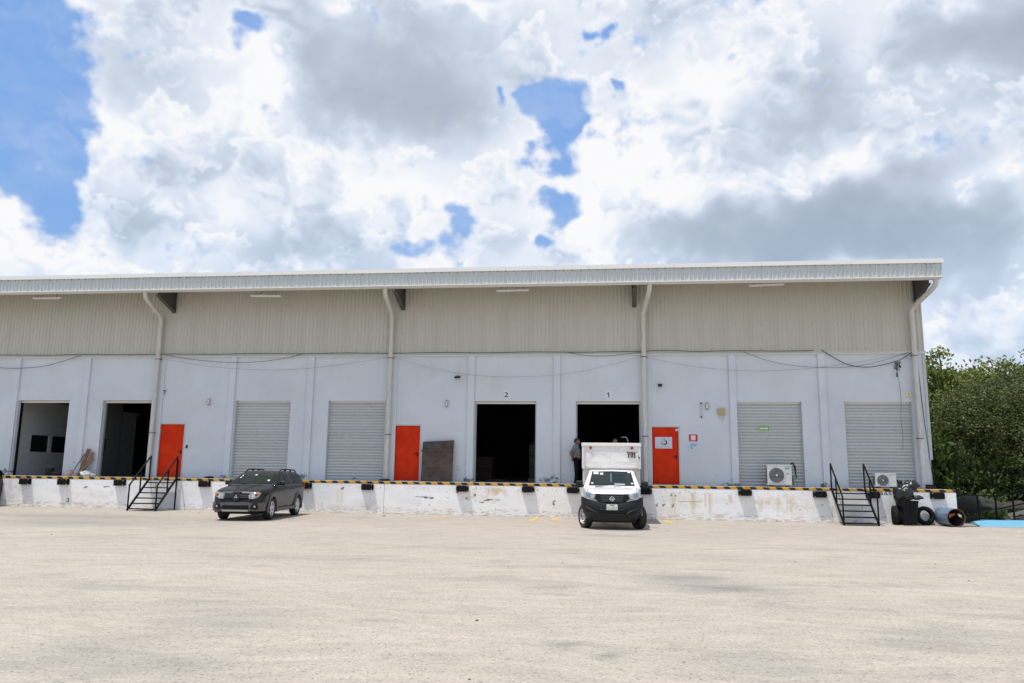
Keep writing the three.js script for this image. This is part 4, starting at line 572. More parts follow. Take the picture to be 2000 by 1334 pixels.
  for (const s of [1, -1]) { part('corner_post', [bx(s * (bw - 0.03) - 0.045, s * (bw - 0.03) + 0.045, 1.715, 2.425, zf + 0.03, zf + 0.042)], boxWhite, box); part('marker_light', [new THREE.CylinderGeometry(0.042, 0.045, 0.03, 20).rotateX(Math.PI / 2).translate(s * 0.655, 2.365, zf + 0.045)], M.red, box); }
  const riv = []; for (const s of [1, -1]) for (let y = 1.76; y < 2.42; y += 0.055) riv.push([s * 0.865, y]); for (let x = -0.8; x < 0.81; x += 0.075) riv.push([x, 1.755]);
  const im = new THREE.InstancedMesh(new THREE.SphereGeometry(0.009, 6, 4), M.screw, riv.length); riv.forEach(([x, y], i) => im.setMatrixAt(i, new THREE.Matrix4().setPosition(x, y, zf + 0.043))); im.name = 'rivets'; im.userData.kind = 'stuff'; box.add(im);
  part('latch', [bx(bw - 0.06, bw - 0.02, 2.03, 2.1, zf + 0.04, zf + 0.06)], M.screw, box);
  const ttex = canvasTex(256, 128, (c, w, h) => { c.clearRect(0, 0, w, h); c.fillStyle = '#22242c'; c.font = 'bold 112px serif'; c.textAlign = 'center'; c.textBaseline = 'middle'; c.save(); c.translate(w / 2, h / 2 + 4); c.scale(0.92, 1.1); c.fillText('Y01', 0, 0); c.strokeStyle = '#22242c'; c.lineWidth = 5; c.strokeText('Y01', 0, 0); c.restore(); });
  part('lettering', [new THREE.PlaneGeometry(0.4, 0.25).translate(0.64, 2.165, zf + 0.046)], mat([1, 1, 1], 0.6, { map: ttex, transparent: true }), box);
}

// ------------------------------------------------------------------ steel stairs up to the dock
{
  const build = (label, x0, x1) => {
    const t = thing('metal_staircase', label, 'staircase', [x0, 0, 0], 0, 'black steel stairs up to the dock'), w = x1 - x0, zt = 1.29, zb = 2.52;
    for (const x of [0, w]) part('stringer', [bar([x, 0.02, zb], [x, 1.13, zt], 0.045, 0.075)], M.blackSteel, t);
    for (let k = 0; k < 6; k++) { const f = (k + 0.28) / 6, y = mix(0.02, 1.13, f), z = mix(zb, zt, f); part('step', [rbx(0.022, w - 0.022, y - 0.018, y + 0.018, z - 0.12, z + 0.1, 0.006)], M.blackSteel, t); }
    for (const x of [0, w]) {
      const H = (z) => mix(1.98, 0.9, (z - zt) / (zb - zt)), S = (z) => mix(1.1, 0.0, (z - zt) / (zb - zt));
      for (const z of [zt, mix(zt, zb, 0.44), zb - 0.03]) part('post', [bar([x, z > 2.4 ? 0.005 : S(z), z], [x, H(z), z], 0.04, 0.04, [0, 0, 1])], M.blackSteel, t);
      part('handrail', [bar([x, 1.99, zt - 0.01], [x, 0.89, zb], 0.042, 0.042)], M.blackSteel, t);
    }
    return t;
  };
  const a = build('black steel stairs in front of the left orange door, beside the dark car', -17.28, -16.2);
  part('support_post', [bar([1.14, 0, 1.34], [1.14, 1.86, 1.34], 0.04, 0.04, [0, 0, 1])], M.blackSteel, a);
  build('black steel stairs in front of the two closed shutters, near the rubbish bin', 7.57, 8.65);
}
// ------------------------------------------------------------------ fittings on the wall
function signTex(w, h, draw) { return mat([0.92, 0.92, 0.92], 0.45, { map: canvasTex(w, h, draw) }); }
function sheet(name, label, cat, x, y, z, w, h, m, group, tilt = 0) { const t = thing(name, label, cat, [x, y, z], 0, group); part('panel', [rbx(-w / 2, w / 2, -h / 2, h / 2, 0, 0.008, 0.003)], M.white, t); part('print', [new THREE.PlaneGeometry(w - 0.004, h - 0.004).translate(0, 0, 0.0095)], m, t); t.rotation.z = tilt; return t; }
{
  for (const [n, x, y] of [['2', -3.82, 4.47], ['1', 0.05, 4.47]]) sheet('bay_number', n === '2' ? 'white plate with a black 2 above the left open bay' : 'white plate with a black 1 above the open bay behind the truck', 'number plate', x, y, 0.002, 0.21, 0.3, signTex(128, 192, (c, w, h) => { c.fillStyle = '#dfe3e8'; c.fillRect(0, 0, w, h); c.fillStyle = '#14151c'; c.font = 'bold 168px sans-serif'; c.textAlign = 'center'; c.textBaseline = 'middle'; c.fillText(n, w / 2, h / 2 + 8); }), 'bay numbers');
  const lamp = (x, y, label) => { const t = thing('wall_lamp', label, 'wall lamp', [x, y, 0.002], 0, 'oval wall lamps'); part('base', [rbx(-0.06, 0.06, -0.13, 0.13, 0, 0.05, 0.03)], M.galv, t); part('lens', [rbx(-0.045, 0.045, -0.11, 0.11, 0.045, 0.1, 0.04)], M.cream, t); part('cage', [new THREE.TorusGeometry(0.06, 0.006, 6, 20).scale(0.85, 2, 1).translate(0, 0, 0.09)], M.dark, t); };
  lamp(-15.8, 4.16, 'oval wall lamp between the left orange door and the closed shutter'); lamp(-6.12, 4.11, 'oval wall lamp above the rusty panel, left of bay 2'); lamp(3.66, 4.05, 'oval wall lamp beside the beige box on the right');
  const fl = thing('flood_light', 'flat dark flood light high on the wall left of bay 2', 'flood light', [-5.7, 5.17, 0.02]); part('body', [rbx(-0.11, 0.11, -0.03, 0.03, 0.06, 0.24, 0.012).rotateX(0.3)], M.plastic, fl); part('bracket', [bx(-0.015, 0.015, -0.05, 0.03, 0, 0.1)], M.dark, fl); part('sensor', [new THREE.SphereGeometry(0.022, 10, 8).translate(0.2, 0, 0.01)], M.white, fl);
  const cm = thing('camera_box', 'small black camera box on the wall right of the downpipe by bay 1', 'camera', [1.96, 4.81, 0.02]); part('body', [rbx(-0.075, 0.075, -0.045, 0.045, 0.03, 0.2, 0.012).rotateZ(-0.1)], M.plastic, cm); part('mount', [rod([0, 0, 0], [0, 0.01, 0.06], 0.02)], M.white, cm); part('lens', [new THREE.CylinderGeometry(0.025, 0.025, 0.02, 14).rotateX(Math.PI / 2).translate(0.02, 0, 0.2)], M.darkGlass, cm);
  const c2 = thing('dome_camera', 'small white camera with a dark lens above the left orange door', 'camera', [-17.72, 4.62, 0.002]); part('housing', [new THREE.SphereGeometry(0.05, 14, 10).translate(0, 0.02, 0.05), rbx(-0.05, 0.05, 0.02, 0.07, 0, 0.06, 0.01)], M.white, c2); part('lens', [new THREE.SphereGeometry(0.032, 12, 8).translate(0.015, 0, 0.082)], M.black, c2); part('wire', [tube([[0.02, -0.02, 0.02], [0.0, -0.1, 0.015], [-0.02, -0.16, 0.01]], 0.01)], M.black, c2);
  const rd = thing('card_reader', 'small black card reader beside the left orange door', 'card reader', [-16.6, 2.38, 0.002]); part('body', [rbx(-0.035, 0.035, -0.06, 0.06, 0, 0.03, 0.008)], M.black, rd); part('key_pad', [bx(-0.022, 0.022, -0.04, 0.01, 0.03, 0.033)], M.plastic, rd);
  const jb = thing('junction_box', 'weathered beige electrical box on the wall left of the shutter with the arrow', 'electrical box', [4.17, 3.85, 0.002]); part('box', [rbx(-0.14, 0.14, -0.12, 0.12, 0, 0.09, 0.015)], mat([0.66, 0.57, 0.4], 0.6, { map: grimeTex }), jb); part('lid', [rbx(-0.12, 0.12, -0.1, 0.1, 0.09, 0.1, 0.008)], mat([0.6, 0.47, 0.28], 0.6, { map: grimeTex }), jb);
  const rodT = thing('metal_rod', 'short dark metal rod fixed upright on the wall above the red poster', 'rod', [3.45, 3.9, 0.0]); part('rod', [rod([0, -0.25, 0.05], [0, 0.25, 0.05], 0.016)], M.galv, rodT); for (const y of [-0.25, 0.25]) part('clip', [bx(-0.025, 0.025, y - 0.025, y + 0.025, 0.002, 0.07)], M.dark, rodT);
  sheet('company_sign', 'white sign with a dark blue ring emblem on the right orange door', 'sign', 2.06, 2.695, -0.036, 0.62, 0.42, signTex(256, 176, (c, w, h) => {
    c.fillStyle = '#d5dae4'; c.fillRect(0, 0, w, h); c.fillStyle = '#1b2038'; c.beginPath(); c.arc(142, 82, 42, -1.9, 2.2); c.arc(132, 80, 34, 2.2, -1.9, true); c.fill(); c.fillStyle = '#c9cfdb'; c.fillRect(88, 72, 30, 28); c.strokeStyle = '#4a5068'; c.lineWidth = 3; c.strokeRect(88, 72, 30, 28); c.beginPath(); c.moveTo(118, 78); c.lineTo(136, 62); c.lineTo(152, 76); c.lineTo(152, 104); c.lineTo(84, 104); c.stroke(); c.fillStyle = '#1b2038'; c.beginPath(); c.arc(98, 108, 6, 0, 7); c.arc(142, 108, 6, 0, 7); c.fill();
    c.fillStyle = '#6f7688'; for (let i = 0; i < 5; i++) c.fillRect(108 + i * 9, 26, 6, 7); for (let i = 0; i < 24; i++) if (i % 5 !== 4) c.fillRect(20 + i * 9, 150, 7, 5);
  }));
  sheet('door_label', 'tiny white label at the top corner of the right orange door', 'label', 2.56, 3.17, -0.036, 0.11, 0.08, signTex(64, 48, (c, w, h) => { c.fillStyle = '#ececec'; c.fillRect(0, 0, w, h); c.fillStyle = '#9a8f88'; c.fillRect(10, 20, 40, 6); }));
  sheet('red_poster', 'crimson poster with a white square on the wall right of the right orange door', 'poster', 3.135, 2.88, 0.002, 0.31, 0.26, signTex(128, 108, (c, w, h) => { c.fillStyle = '#c8203f'; c.fillRect(0, 0, w, h); c.fillStyle = '#ecdfe2'; c.fillRect(30, 14, 68, 72); c.fillStyle = '#e8b9c2'; c.fillRect(24, 92, 80, 6); }));
  sheet('blue_notice', 'pale notice with light blue lettering below the crimson poster', 'notice', 3.1, 2.56, 0.002, 0.36, 0.24, signTex(144, 96, (c, w, h) => { c.fillStyle = '#cfd5de'; c.fillRect(0, 0, w, h); c.fillStyle = '#4aa3c4'; c.fillRect(42, 10, 96, 14); c.fillRect(42, 32, 86, 9); c.fillStyle = '#8fc0d2'; c.fillRect(8, 44, 60, 8); c.fillStyle = '#4f9dc0'; c.beginPath(); c.arc(62, 68, 13, 0, 7); c.fill(); }));
  sheet('arrow_sign', 'green sign with a pale arrow pointing right on the closed shutter', 'sign', 5.69, 3.25, -0.105, 0.41, 0.19, signTex(192, 88, (c, w, h) => { c.fillStyle = '#cfe0c0'; c.fillRect(0, 0, w, h); c.fillStyle = '#5f9c55'; c.fillRect(6, 6, w - 12, h - 12); c.fillStyle = '#e0e8c8'; c.fillRect(18, 30, 118, 28); c.beginPath(); c.moveTo(134, 16); c.lineTo(176, 44); c.lineTo(134, 72); c.fill(); c.fillStyle = '#9bc08f'; for (let i = 0; i < 9; i++) c.fillRect(20 + i * 14, 68, 10, 6); }));
  sheet('fire_sign', 'small yellowed sign with a black F above the rightmost shutter', 'sign', 10.755, 4.47, 0.002, 0.2, 0.2, signTex(96, 96, (c, w, h) => { c.fillStyle = '#cfc68c'; c.fillRect(0, 0, w, h); c.fillStyle = '#e6e1bd'; c.fillRect(6, 6, 84, 84); c.fillStyle = '#3c3828'; c.font = 'bold 56px sans-serif'; c.textAlign = 'center'; c.fillText('F', 48, 62); c.fillStyle = '#8b8258'; for (let i = 0; i < 6; i++) c.fillRect(14 + i * 12, 74, 8, 8); }));
}
// ------------------------------------------------------------------ cables
{
  const cb = (label, pts, r, m = M.cable) => solo('cable', tube(pts, r * 0.85, pts.length * 10, 6), m, label, 'cable', 'cables along the wall');
  const run = []; for (let x = -45; x <= 7.8; x += 1.05) run.push([x, 6.085 + 0.012 * Math.sin(x * 1.7) + (Math.abs(x - 1.9) < 0.7 ? 0.05 : 0), 0.11]); cb('black cable lying along the ledge under the metal cladding', run, 0.015);
  cb('black cable sagging below the ledge at the far left bay', [[-27, 5.75, 0.12], [-25.07, 5.56, 0.1], [-24.3, 5.53, 0.12], [-23.1, 5.62, 0.11], [-22.2, 5.84, 0.11], [-21.5, 6.06, 0.11]], 0.012);
  cb('black cable sagging in two bays left of the second downpipe', [[-17.8, 6.05, 0.12], [-16.6, 5.87, 0.11], [-15.2, 5.75, 0.12], [-14, 5.75, 0.12], [-12.8, 5.88, 0.11], [-11.9, 6.08, 0.11]], 0.011);
  cb('thin grey wire sagging between the first and second downpipes', [[-17.9, 5.9, 0.14], [-16, 5.6, 0.12], [-14, 5.45, 0.12], [-12.5, 5.44, 0.12], [-10.5, 5.62, 0.12], [-8.5, 5.9, 0.14]], 0.007, M.cableGrey);
  cb('thin grey wire sagging between the second and third downpipes', [[-8.2, 5.88, 0.14], [-6.6, 5.45, 0.11], [-5, 5.2, 0.11], [-3.2, 5.14, 0.11], [-1.3, 5.28, 0.12], [1.2, 5.85, 0.14]], 0.007, M.cableGrey);
  cb('thin dark wire looping just under the ledge above bay 1', [[-1.5, 6.08, 0.11], [-0.8, 5.95, 0.1], [0, 5.93, 0.1], [0.8, 6.0, 0.11], [1.3, 6.06, 0.12]], 0.009);
  cb('thin grey wire sagging right of the third downpipe', [[1.5, 5.85, 0.14], [3, 5.55, 0.11], [4.7, 5.36, 0.12], [6.4, 5.36, 0.11], [8, 5.5, 0.12], [9.3, 5.7, 0.11], [10.8, 5.95, 0.14]], 0.007, M.cableGrey);
  cb('thin dark wire sagging across the pilaster above the arrow shutter', [[5.0, 6.06, 0.11], [5.8, 5.75, 0.11], [6.6, 5.56, 0.11], [7.6, 5.47, 0.12], [8.5, 5.46, 0.11], [9.5, 5.6, 0.11], [10.8, 6.0, 0.12]], 0.008);
  cb('thick black cable sagging above the rightmost shutter', [[7.8, 6.1, 0.12], [8.28, 5.78, 0.11], [8.68, 5.57, 0.11], [9.1, 5.48, 0.11], [9.54, 5.48, 0.11], [10.3, 5.66, 0.11], [10.58, 5.77, 0.11], [10.95, 6.03, 0.12]], 0.017);
  const kn = thing('cable_knot', 'tangle of loose wires and a black connector hanging above the rightmost shutter', 'cable tangle', [10.36, 5.65, 0.11]); const rr = rng(71);
  for (let i = 0; i < 6; i++) part('loop', [tube([[rr() * 0.2 - 0.1, 0.02, 0], [rr() * 0.25 - 0.12, -0.12 - rr() * 0.1, 0.02], [rr() * 0.2 - 0.1, -0.25 - rr() * 0.12, 0], [rr() * 0.3 - 0.05, -0.1, 0.02], [rr() * 0.2, 0.02, 0]], 0.007, 30, 5)], M.cable, kn); part('connector', [rod([0.0, -0.36, 0.02], [-0.01, -0.55, 0.02], 0.022)], M.black, kn); part('splice', [rod([0.08, -0.12, 0.03], [0.14, -0.2, 0.02], 0.03)], M.black, kn);
  cb('thin dark wire hanging straight down over the rightmost shutter', [[10.4, 5.2, 0.1], [10.46, 4.3, 0.06], [10.42, 3.6, 0.04], [10.45, 3.0, 0.02], [10.41, 2.5, 0.02]], 0.007);
  cb('dark wire running down the corner beside the last downpipe', [[11.08, 5.7, 0.12], [11.14, 4.8, 0.07], [11.18, 3.9, 0.07], [11.24, 2.9, 0.06], [11.28, 2.2, 0.06], [11.33, 1.7, 0.04], [11.36, 1.3, 0.05]], 0.011);
}
// ------------------------------------------------------------------ things on the dock
function leanBoard(x0, y0, z0, x1, y1, z1, w, d) { return bar([x0, y0, z0], [x1, y1, z1], w, d, [0, 0, 1]); }
{
  // rusty steel panel
  const rust = canvasTex(256, 320, (c, w, h) => { const r = rng(61); c.fillStyle = '#51453c'; c.fillRect(0, 0, w, h); const cols = ['110,70,45', '70,64,60', '96,88,80', '58,40,30', '120,96,80', '44,40,38', '90,98,104']; for (let i = 0; i < 1500; i++) { c.fillStyle = `rgba(${cols[Math.floor(r() * cols.length)]},${0.05 + r() * 0.18})`; const s = 2 + Math.pow(r(), 2) * 40; c.beginPath(); c.ellipse(r() * w, r() * h, s, s * (0.3 + r()), r() * 3, 0, 7); c.fill(); } for (let i = 0; i < 60; i++) { c.fillStyle = `rgba(165,150,140,${0.1 + r() * 0.25})`; c.fillRect(r() * w, r() * h, 4 + r() * 30, 0.8 + r()); } });
  const t = thing('steel_panel', 'rusty brown steel panel leaning on the wall beside the middle orange door', 'steel panel', [-6.38, FLOOR, 0.3]); t.rotation.x = -0.1; const rm = mat([0.85, 0.8, 0.78], 0.65, { map: rust });
  const lower = plate([[-0.6, 0.005], [0.6, 0.005], [0.6, 1.14], [-0.6, 1.13]], 0, 0.02); uvMetres(lower, 'x', 'y', 0.8, -0.6, 0); part('lower_sheet', lower, rm, t);
  const up = plate([[-0.6, 1.16], [0.6, 1.18], [0.61, 1.56], [-0.59, 1.49]], 0, 0.02); uvMetres(up, 'x', 'y', 0.8, -0.6, 0); part('upper_sheet', up, rm, t); const rib = plate([[-0.63, 1.12], [0.6, 1.13], [0.6, 1.19], [-0.63, 1.175]], 0.018, 0.05, 0.006); uvMetres(rib, 'x', 'y', 0.6, 0, 0); part('rib', rib, rm, t);
  // shovel, boards and bag by the left bays
  const sh = thing('shovel', 'shovel with a dark handle and brown blade leaning on the wall in the left bays', 'shovel'); part('handle', [rod([-20.86, 2.06, 0.12], [-21.12, 1.36, 0.36], 0.016)], M.dark, sh); const bl = skin((u, v) => { const w = 0.15 * Math.pow(Math.sin(Math.PI * mix(0.12, 0.75, v)), 0.6); return [u * w, -v * 0.28, 0.03 * (1 - u * u) - 0.02]; }, 8, 8, -1, 1); bl.rotateX(-0.9).rotateZ(-0.5).translate(-21.13, 1.37, 0.4); part('blade', bl, mat([0.13, 0.07, 0.06], 0.6), sh);
  const wd = [mat([0.26, 0.12, 0.06], 0.75, { map: grimeTex }), mat([0.33, 0.18, 0.09], 0.75, { map: grimeTex }), mat([0.30, 0.21, 0.13], 0.8, { map: grimeTex })];
  [['broad reddish wooden board leaning on the wall beside the shovel', [-20.72, 2.25, 0.1, -20.86, FLOOR + 0.02, 0.35], 0.15, 0.03, 0], ['brown board with a ragged top leaning behind the reddish board', [-20.52, 2.12, 0.1, -20.8, FLOOR + 0.02, 0.3], 0.12, 0.025, 1], ['pale thin board lying slanted across the reddish board', [-20.44, 1.86, 0.12, -20.96, FLOOR + 0.02, 0.42], 0.07, 0.025, 2]].forEach(([lab, p, w, d, k]) => { solo('wooden_board', leanBoard(...p, w, d), wd[k], lab, 'wooden board', 'boards leaning in the left bays'); });
  const lump = (r, sx, sy, sz, amp, f, seed, det = 3) => { const g = mergeVertices(new THREE.IcosahedronGeometry(r, det + 1).deleteAttribute('normal').deleteAttribute('uv')); const p = g.attributes.position; for (let i = 0; i < p.count; i++) { const v = V(p.getX(i), p.getY(i), p.getZ(i)), k = 1 + amp * fbm(v.x * f / r + seed, v.y * f / r, v.z * f / r, 3) ; p.setXYZ(i, v.x * k * sx, v.y * k * sy, v.z * k * sz); } g.computeVertexNormals(); return g; };
  solo('rubble_sack', lump(0.16, 1.5, 0.8, 0.9, 0.35, 2, 3).translate(-20.55, FLOOR + 0.1, 0.35), mat([0.62, 0.62, 0.62], 0.8), 'grey white heap of rubble on the dock right of the boards', 'rubble');
  solo('rubble_stone', lump(0.09, 1.2, 0.7, 1, 0.4, 2, 8).translate(-20.2, FLOOR + 0.05, 0.4), mat([0.4, 0.37, 0.33], 0.9), 'small brown stone lump at the left foot of the second open bay', 'stone');
  const bk = thing('bucket', 'dark bucket standing inside the far left open bay', 'bucket', [-23.1, FLOOR, -0.9]); part('pail', [new THREE.LatheGeometry([[0.001, 0.0], [0.14, 0.0], [0.17, 0.3], [0.16, 0.3], [0.13, 0.02]].map(([a, b]) => new THREE.Vector2(a, b)), 24)], mat([0.05, 0.045, 0.035], 0.6), bk); part('handle', [new THREE.TorusGeometry(0.165, 0.006, 6, 24, Math.PI).rotateX(0.6).translate(0, 0.28, 0)], M.galv, bk);
  solo('dust_heap', lump(0.2, 1.3, 0.55, 1, 0.3, 2, 12).translate(-22.75, FLOOR + 0.08, -0.9), mat([0.08, 0.06, 0.05], 0.9), 'dark brown heap beside the bucket in the far left bay', 'heap');
  [[-15.35, 0.4, 'dark rag on the dock floor left of the first closed shutter'], [-8.32, 0.5, 'black rubber scrap on the dock at the foot of the second downpipe']].forEach(([x, z, lab], i) => solo('rubber_scrap', lump(0.1, 2.0, 0.45, 0.9, 0.4, 2, 20 + i).translate(x, FLOOR + 0.035, z), M.rubber, lab, 'rubber scrap'));
  // goods just visible in the dark of bay 2
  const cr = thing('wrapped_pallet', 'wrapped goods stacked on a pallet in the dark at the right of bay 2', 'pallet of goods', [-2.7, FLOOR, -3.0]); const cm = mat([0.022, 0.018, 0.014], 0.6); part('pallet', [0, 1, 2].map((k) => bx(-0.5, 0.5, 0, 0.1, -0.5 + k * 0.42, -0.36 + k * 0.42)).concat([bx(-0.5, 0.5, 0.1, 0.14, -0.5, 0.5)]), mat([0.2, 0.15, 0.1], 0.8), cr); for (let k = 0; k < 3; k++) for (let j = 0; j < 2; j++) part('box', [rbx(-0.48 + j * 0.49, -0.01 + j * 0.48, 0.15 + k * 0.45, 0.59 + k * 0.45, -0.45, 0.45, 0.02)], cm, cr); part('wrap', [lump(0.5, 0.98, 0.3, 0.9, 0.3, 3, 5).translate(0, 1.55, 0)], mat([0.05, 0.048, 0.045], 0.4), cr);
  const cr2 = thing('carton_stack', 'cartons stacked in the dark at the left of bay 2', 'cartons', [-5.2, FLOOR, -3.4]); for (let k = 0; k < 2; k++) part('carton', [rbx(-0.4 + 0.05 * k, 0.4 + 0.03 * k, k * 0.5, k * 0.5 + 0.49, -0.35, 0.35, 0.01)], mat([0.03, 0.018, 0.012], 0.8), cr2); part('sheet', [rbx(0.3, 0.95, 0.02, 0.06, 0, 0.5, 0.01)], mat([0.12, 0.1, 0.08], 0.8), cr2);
  // air conditioner units
  const ac = (label, x, z, w, h, d, fx, fr, logo) => {
    const t = thing('air_conditioner', label, 'air conditioner', [x, FLOOR, z], 0, 'air conditioner units on the dock'); M.acWhite = M.acWhite || mat([0.72, 0.725, 0.73], 0.45, { map: grimeTex }); M.acDark = M.acDark || mat([0.10, 0.105, 0.11], 0.5);
    part('casing', [rbx(-w / 2, w / 2, 0.05, h, -d / 2, d / 2, 0.02, 3), rbx(-w / 2 - 0.006, w / 2 + 0.006, h - 0.05, h + 0.004, -d / 2 - 0.006, d / 2 + 0.006, 0.012)], M.acWhite, t);
    for (const s of [-0.33, 0.33]) part('foot', [bx(s * w - 0.03, s * w + 0.03, 0.0, 0.05, -d / 2 - 0.03, d / 2 + 0.03)], M.dark, t);
    part('fan_panel', [plate([[-fr * 1.12, -fr * 1.12], [fr * 1.12, -fr * 1.12], [fr * 1.12, fr * 1.12], [-fr * 1.12, fr * 1.12]], 0, 0.012, 0.004).translate(fx, h * 0.5 + 0.02, d / 2)], M.acWhite, t);
    part('fan_opening', [new THREE.CylinderGeometry(fr, fr, 0.01, 40).rotateX(Math.PI / 2).translate(fx, h * 0.5 + 0.02, d / 2 + 0.012)], M.acDark, t);
    const fan = []; for (let k = 0; k < 3; k++) fan.push(skin((u, v) => { const a = k * 2.094 + u * 1.3, rr = mix(0.25, 0.92, v) * fr; return [fx + Math.cos(a) * rr, h * 0.5 + 0.02 + Math.sin(a) * rr, d / 2 + 0.0185 + u * 0.004]; }, 6, 4)); part('fan_blades', fan, mat([0.16, 0.165, 0.17], 0.4), t);
    const ring = []; for (let k = 1; k < 9; k++) ring.push(new THREE.TorusGeometry(fr * k / 8.3, 0.0035, 5, 36)); for (let k = 0; k < 12; k++) ring.push(bar([0, 0, 0], [Math.cos(k / 12 * 6.283) * fr, Math.sin(k / 12 * 6.283) * fr, 0], 0.005, 0.005, [0, 0, 1])); part('fan_guard', ring.map((g) => g.translate(fx, h * 0.5 + 0.02, d / 2 + 0.03)), mat([0.2, 0.205, 0.21], 0.5), t);
    part('hub', [new THREE.CylinderGeometry(fr * 0.14, fr * 0.14, 0.012, 20).rotateX(Math.PI / 2).translate(fx, h * 0.5 + 0.02, d / 2 + 0.036)], M.acWhite, t);
    const lv = []; for (let k = 0; k < 11; k++) lv.push(bx(-w / 2 - 0.008, -w / 2 - 0.001, 0.12 + k * (h - 0.22) / 11, 0.12 + (k + 0.55) * (h - 0.22) / 11, -d / 2 + 0.04, d / 2 - 0.03)); part('louvre', lv, M.dark, t);
    if (logo) { part('brand_strip', [bx(w * 0.23, w * 0.42, h * 0.84, h * 0.875, d / 2 + 0.001, d / 2 + 0.004), bx(w * 0.24, w * 0.4, h * 0.8, h * 0.815, d / 2 + 0.001, d / 2 + 0.004)], mat([0.02, 0.34, 0.26], 0.5), t); part('label', [bx(w * 0.28, w * 0.36, h * 0.58, h * 0.61, d / 2 + 0.001, d / 2 + 0.004)], M.dark, t); }
    return t;
  };
  const a1 = ac('large white air conditioner unit on the dock before the shutter with the arrow', 6.04, 0.38, 0.84, 0.77, 0.32, -0.11, 0.26, true);
  part('insulated_pipe', [tube([[0.43, 0.6, 0], [0.44, 0.8, 0], [0.5, 0.83, -0.02], [0.57, 0.7, -0.04], [0.59, 0.45, -0.05], [0.6, 0.3, -0.05]], 0.03, 40, 8)], M.black, a1); part('wire', [tube([[0.44, 0.3, 0.05], [0.47, 0.75, 0.05], [0.5, 0.8, 0], [0.58, 0.3, 0], [0.62, 0.05, 0]], 0.01, 30, 5)], M.cableGrey, a1); part('valve', [rbx(0.43, 0.5, 0.06, 0.4, -0.06, 0.02, 0.02)], M.dark, a1);
  const a2 = ac('smaller air conditioner unit behind the black bags at the rightmost shutter', 9.62, 0.36, 0.7, 0.52, 0.28, -0.11, 0.19, false); part('pipe', [tube([[0.36, 0.25, 0], [0.42, 0.3, 0], [0.46, 0.15, -0.05], [0.5, 0.02, -0.06]], 0.02, 20, 6)], M.black, a2);
  const bx1 = thing('floor_box', 'small black box on the dock floor beside the last downpipe', 'box', [11.12, FLOOR, 0.3]); part('body', [rbx(-0.13, 0.13, 0, 0.13, -0.1, 0.1, 0.02)], M.plastic, bx1); part('lid', [rbx(-0.135, 0.135, 0.13, 0.15, -0.105, 0.105, 0.008)], M.black, bx1);
  // ---------------------------------------------------------------- rubbish at the right end
  const bin = thing('rubbish_bin', 'black wheeled rubbish bin heaped with bags at the right end of the dock', 'rubbish bin', [9.83, 0, 1.68], 0.06);
  const bodyG = new THREE.BoxGeometry(1, 1, 1, 1, 1, 1); { const p = bodyG.attributes.position; for (let i = 0; i < p.count; i++) { const y = p.getY(i) + 0.5, k = mix(0.40, 0.5, y); p.setXYZ(i, p.getX(i) * k, 0.03 + y * 0.75, p.getZ(i) * mix(0.44, 0.58, y)); } bodyG.computeVertexNormals(); }
  M.binPlastic = mat([0.008, 0.009, 0.012], 0.5, { phys: true, specularIntensity: 0.35 }); part('body', bodyG.toNonIndexed(), M.binPlastic, bin); part('rim', [rbx(-0.27, 0.27, 0.75, 0.8, -0.31, 0.31, 0.02)], M.binPlastic, bin); part('ribs', [-0.12, 0, 0.12].map((x) => bar([x * 0.85, 0.06, 0.225], [x, 0.74, 0.292], 0.02, 0.02)), M.binPlastic, bin);
  for (const s of [-1, 1]) part('wheel', [new THREE.CylinderGeometry(0.1, 0.1, 0.05, 20).rotateZ(Math.PI / 2).translate(s * 0.23, 0.1, -0.24)], M.rubber, bin);
  M.bag = mat([0.009, 0.009, 0.011], 0.33, { phys: true, clearcoat: 0.25, clearcoatRoughness: 0.3 });
  const bag = (x, y, z, r, sx, sy, sz, seed, lab, tie) => { const t = thing('rubbish_bag', lab, 'rubbish bag', [x, y, z], 0, 'black bags on the bin'); const g = mergeVertices(new THREE.IcosahedronGeometry(r, 6).deleteAttribute('normal').deleteAttribute('uv')), p = g.attributes.position; for (let i = 0; i < p.count; i++) { const v = V(p.getX(i), p.getY(i), p.getZ(i)).divideScalar(r), n = fbm(v.x * 1.6 + seed, v.y * 1.6, v.z * 1.6, 3), cre = Math.abs(n3(v.x * 4 + seed, v.y * 2.4, v.z * 4)) * 0.22 + Math.abs(n3(v.x * 9, v.y * 4 + seed, v.z * 9)) * 0.08, k = r * (1 + 0.3 * n - cre + 0.05); p.setXYZ(i, v.x * k * sx, v.y * k * sy, v.z * k * sz); } g.computeVertexNormals(); part('sack', g, M.bag, t); if (tie) part('knot', [skin((u, v) => { const a = u * 6.283, rr = mix(0.03, 0.085, v) * (1 + 0.4 * Math.sin(a * 3 + seed)); return [tie[0] + Math.cos(a) * rr + tie[3] * v, tie[1] + v * 0.11, tie[2] + Math.sin(a) * rr]; }, 24, 5)], M.bag, t); };
  bag(9.72, 1.03, 1.72, 0.36, 0.85, 0.88, 0.9, 1, 'larger black bag bulging out of the bin on the left', [-0.05, 0.3, 0, -0.06]); bag(10.02, 1.28, 1.62, 0.24, 0.95, 0.85, 0.95, 5, 'smaller shiny black bag lying on top at the right of the bin'); bag(10.12, 0.9, 1.8, 0.15, 1.25, 0.5, 0.8, 9, 'flat corner of a black bag hanging over the right rim of the bin');
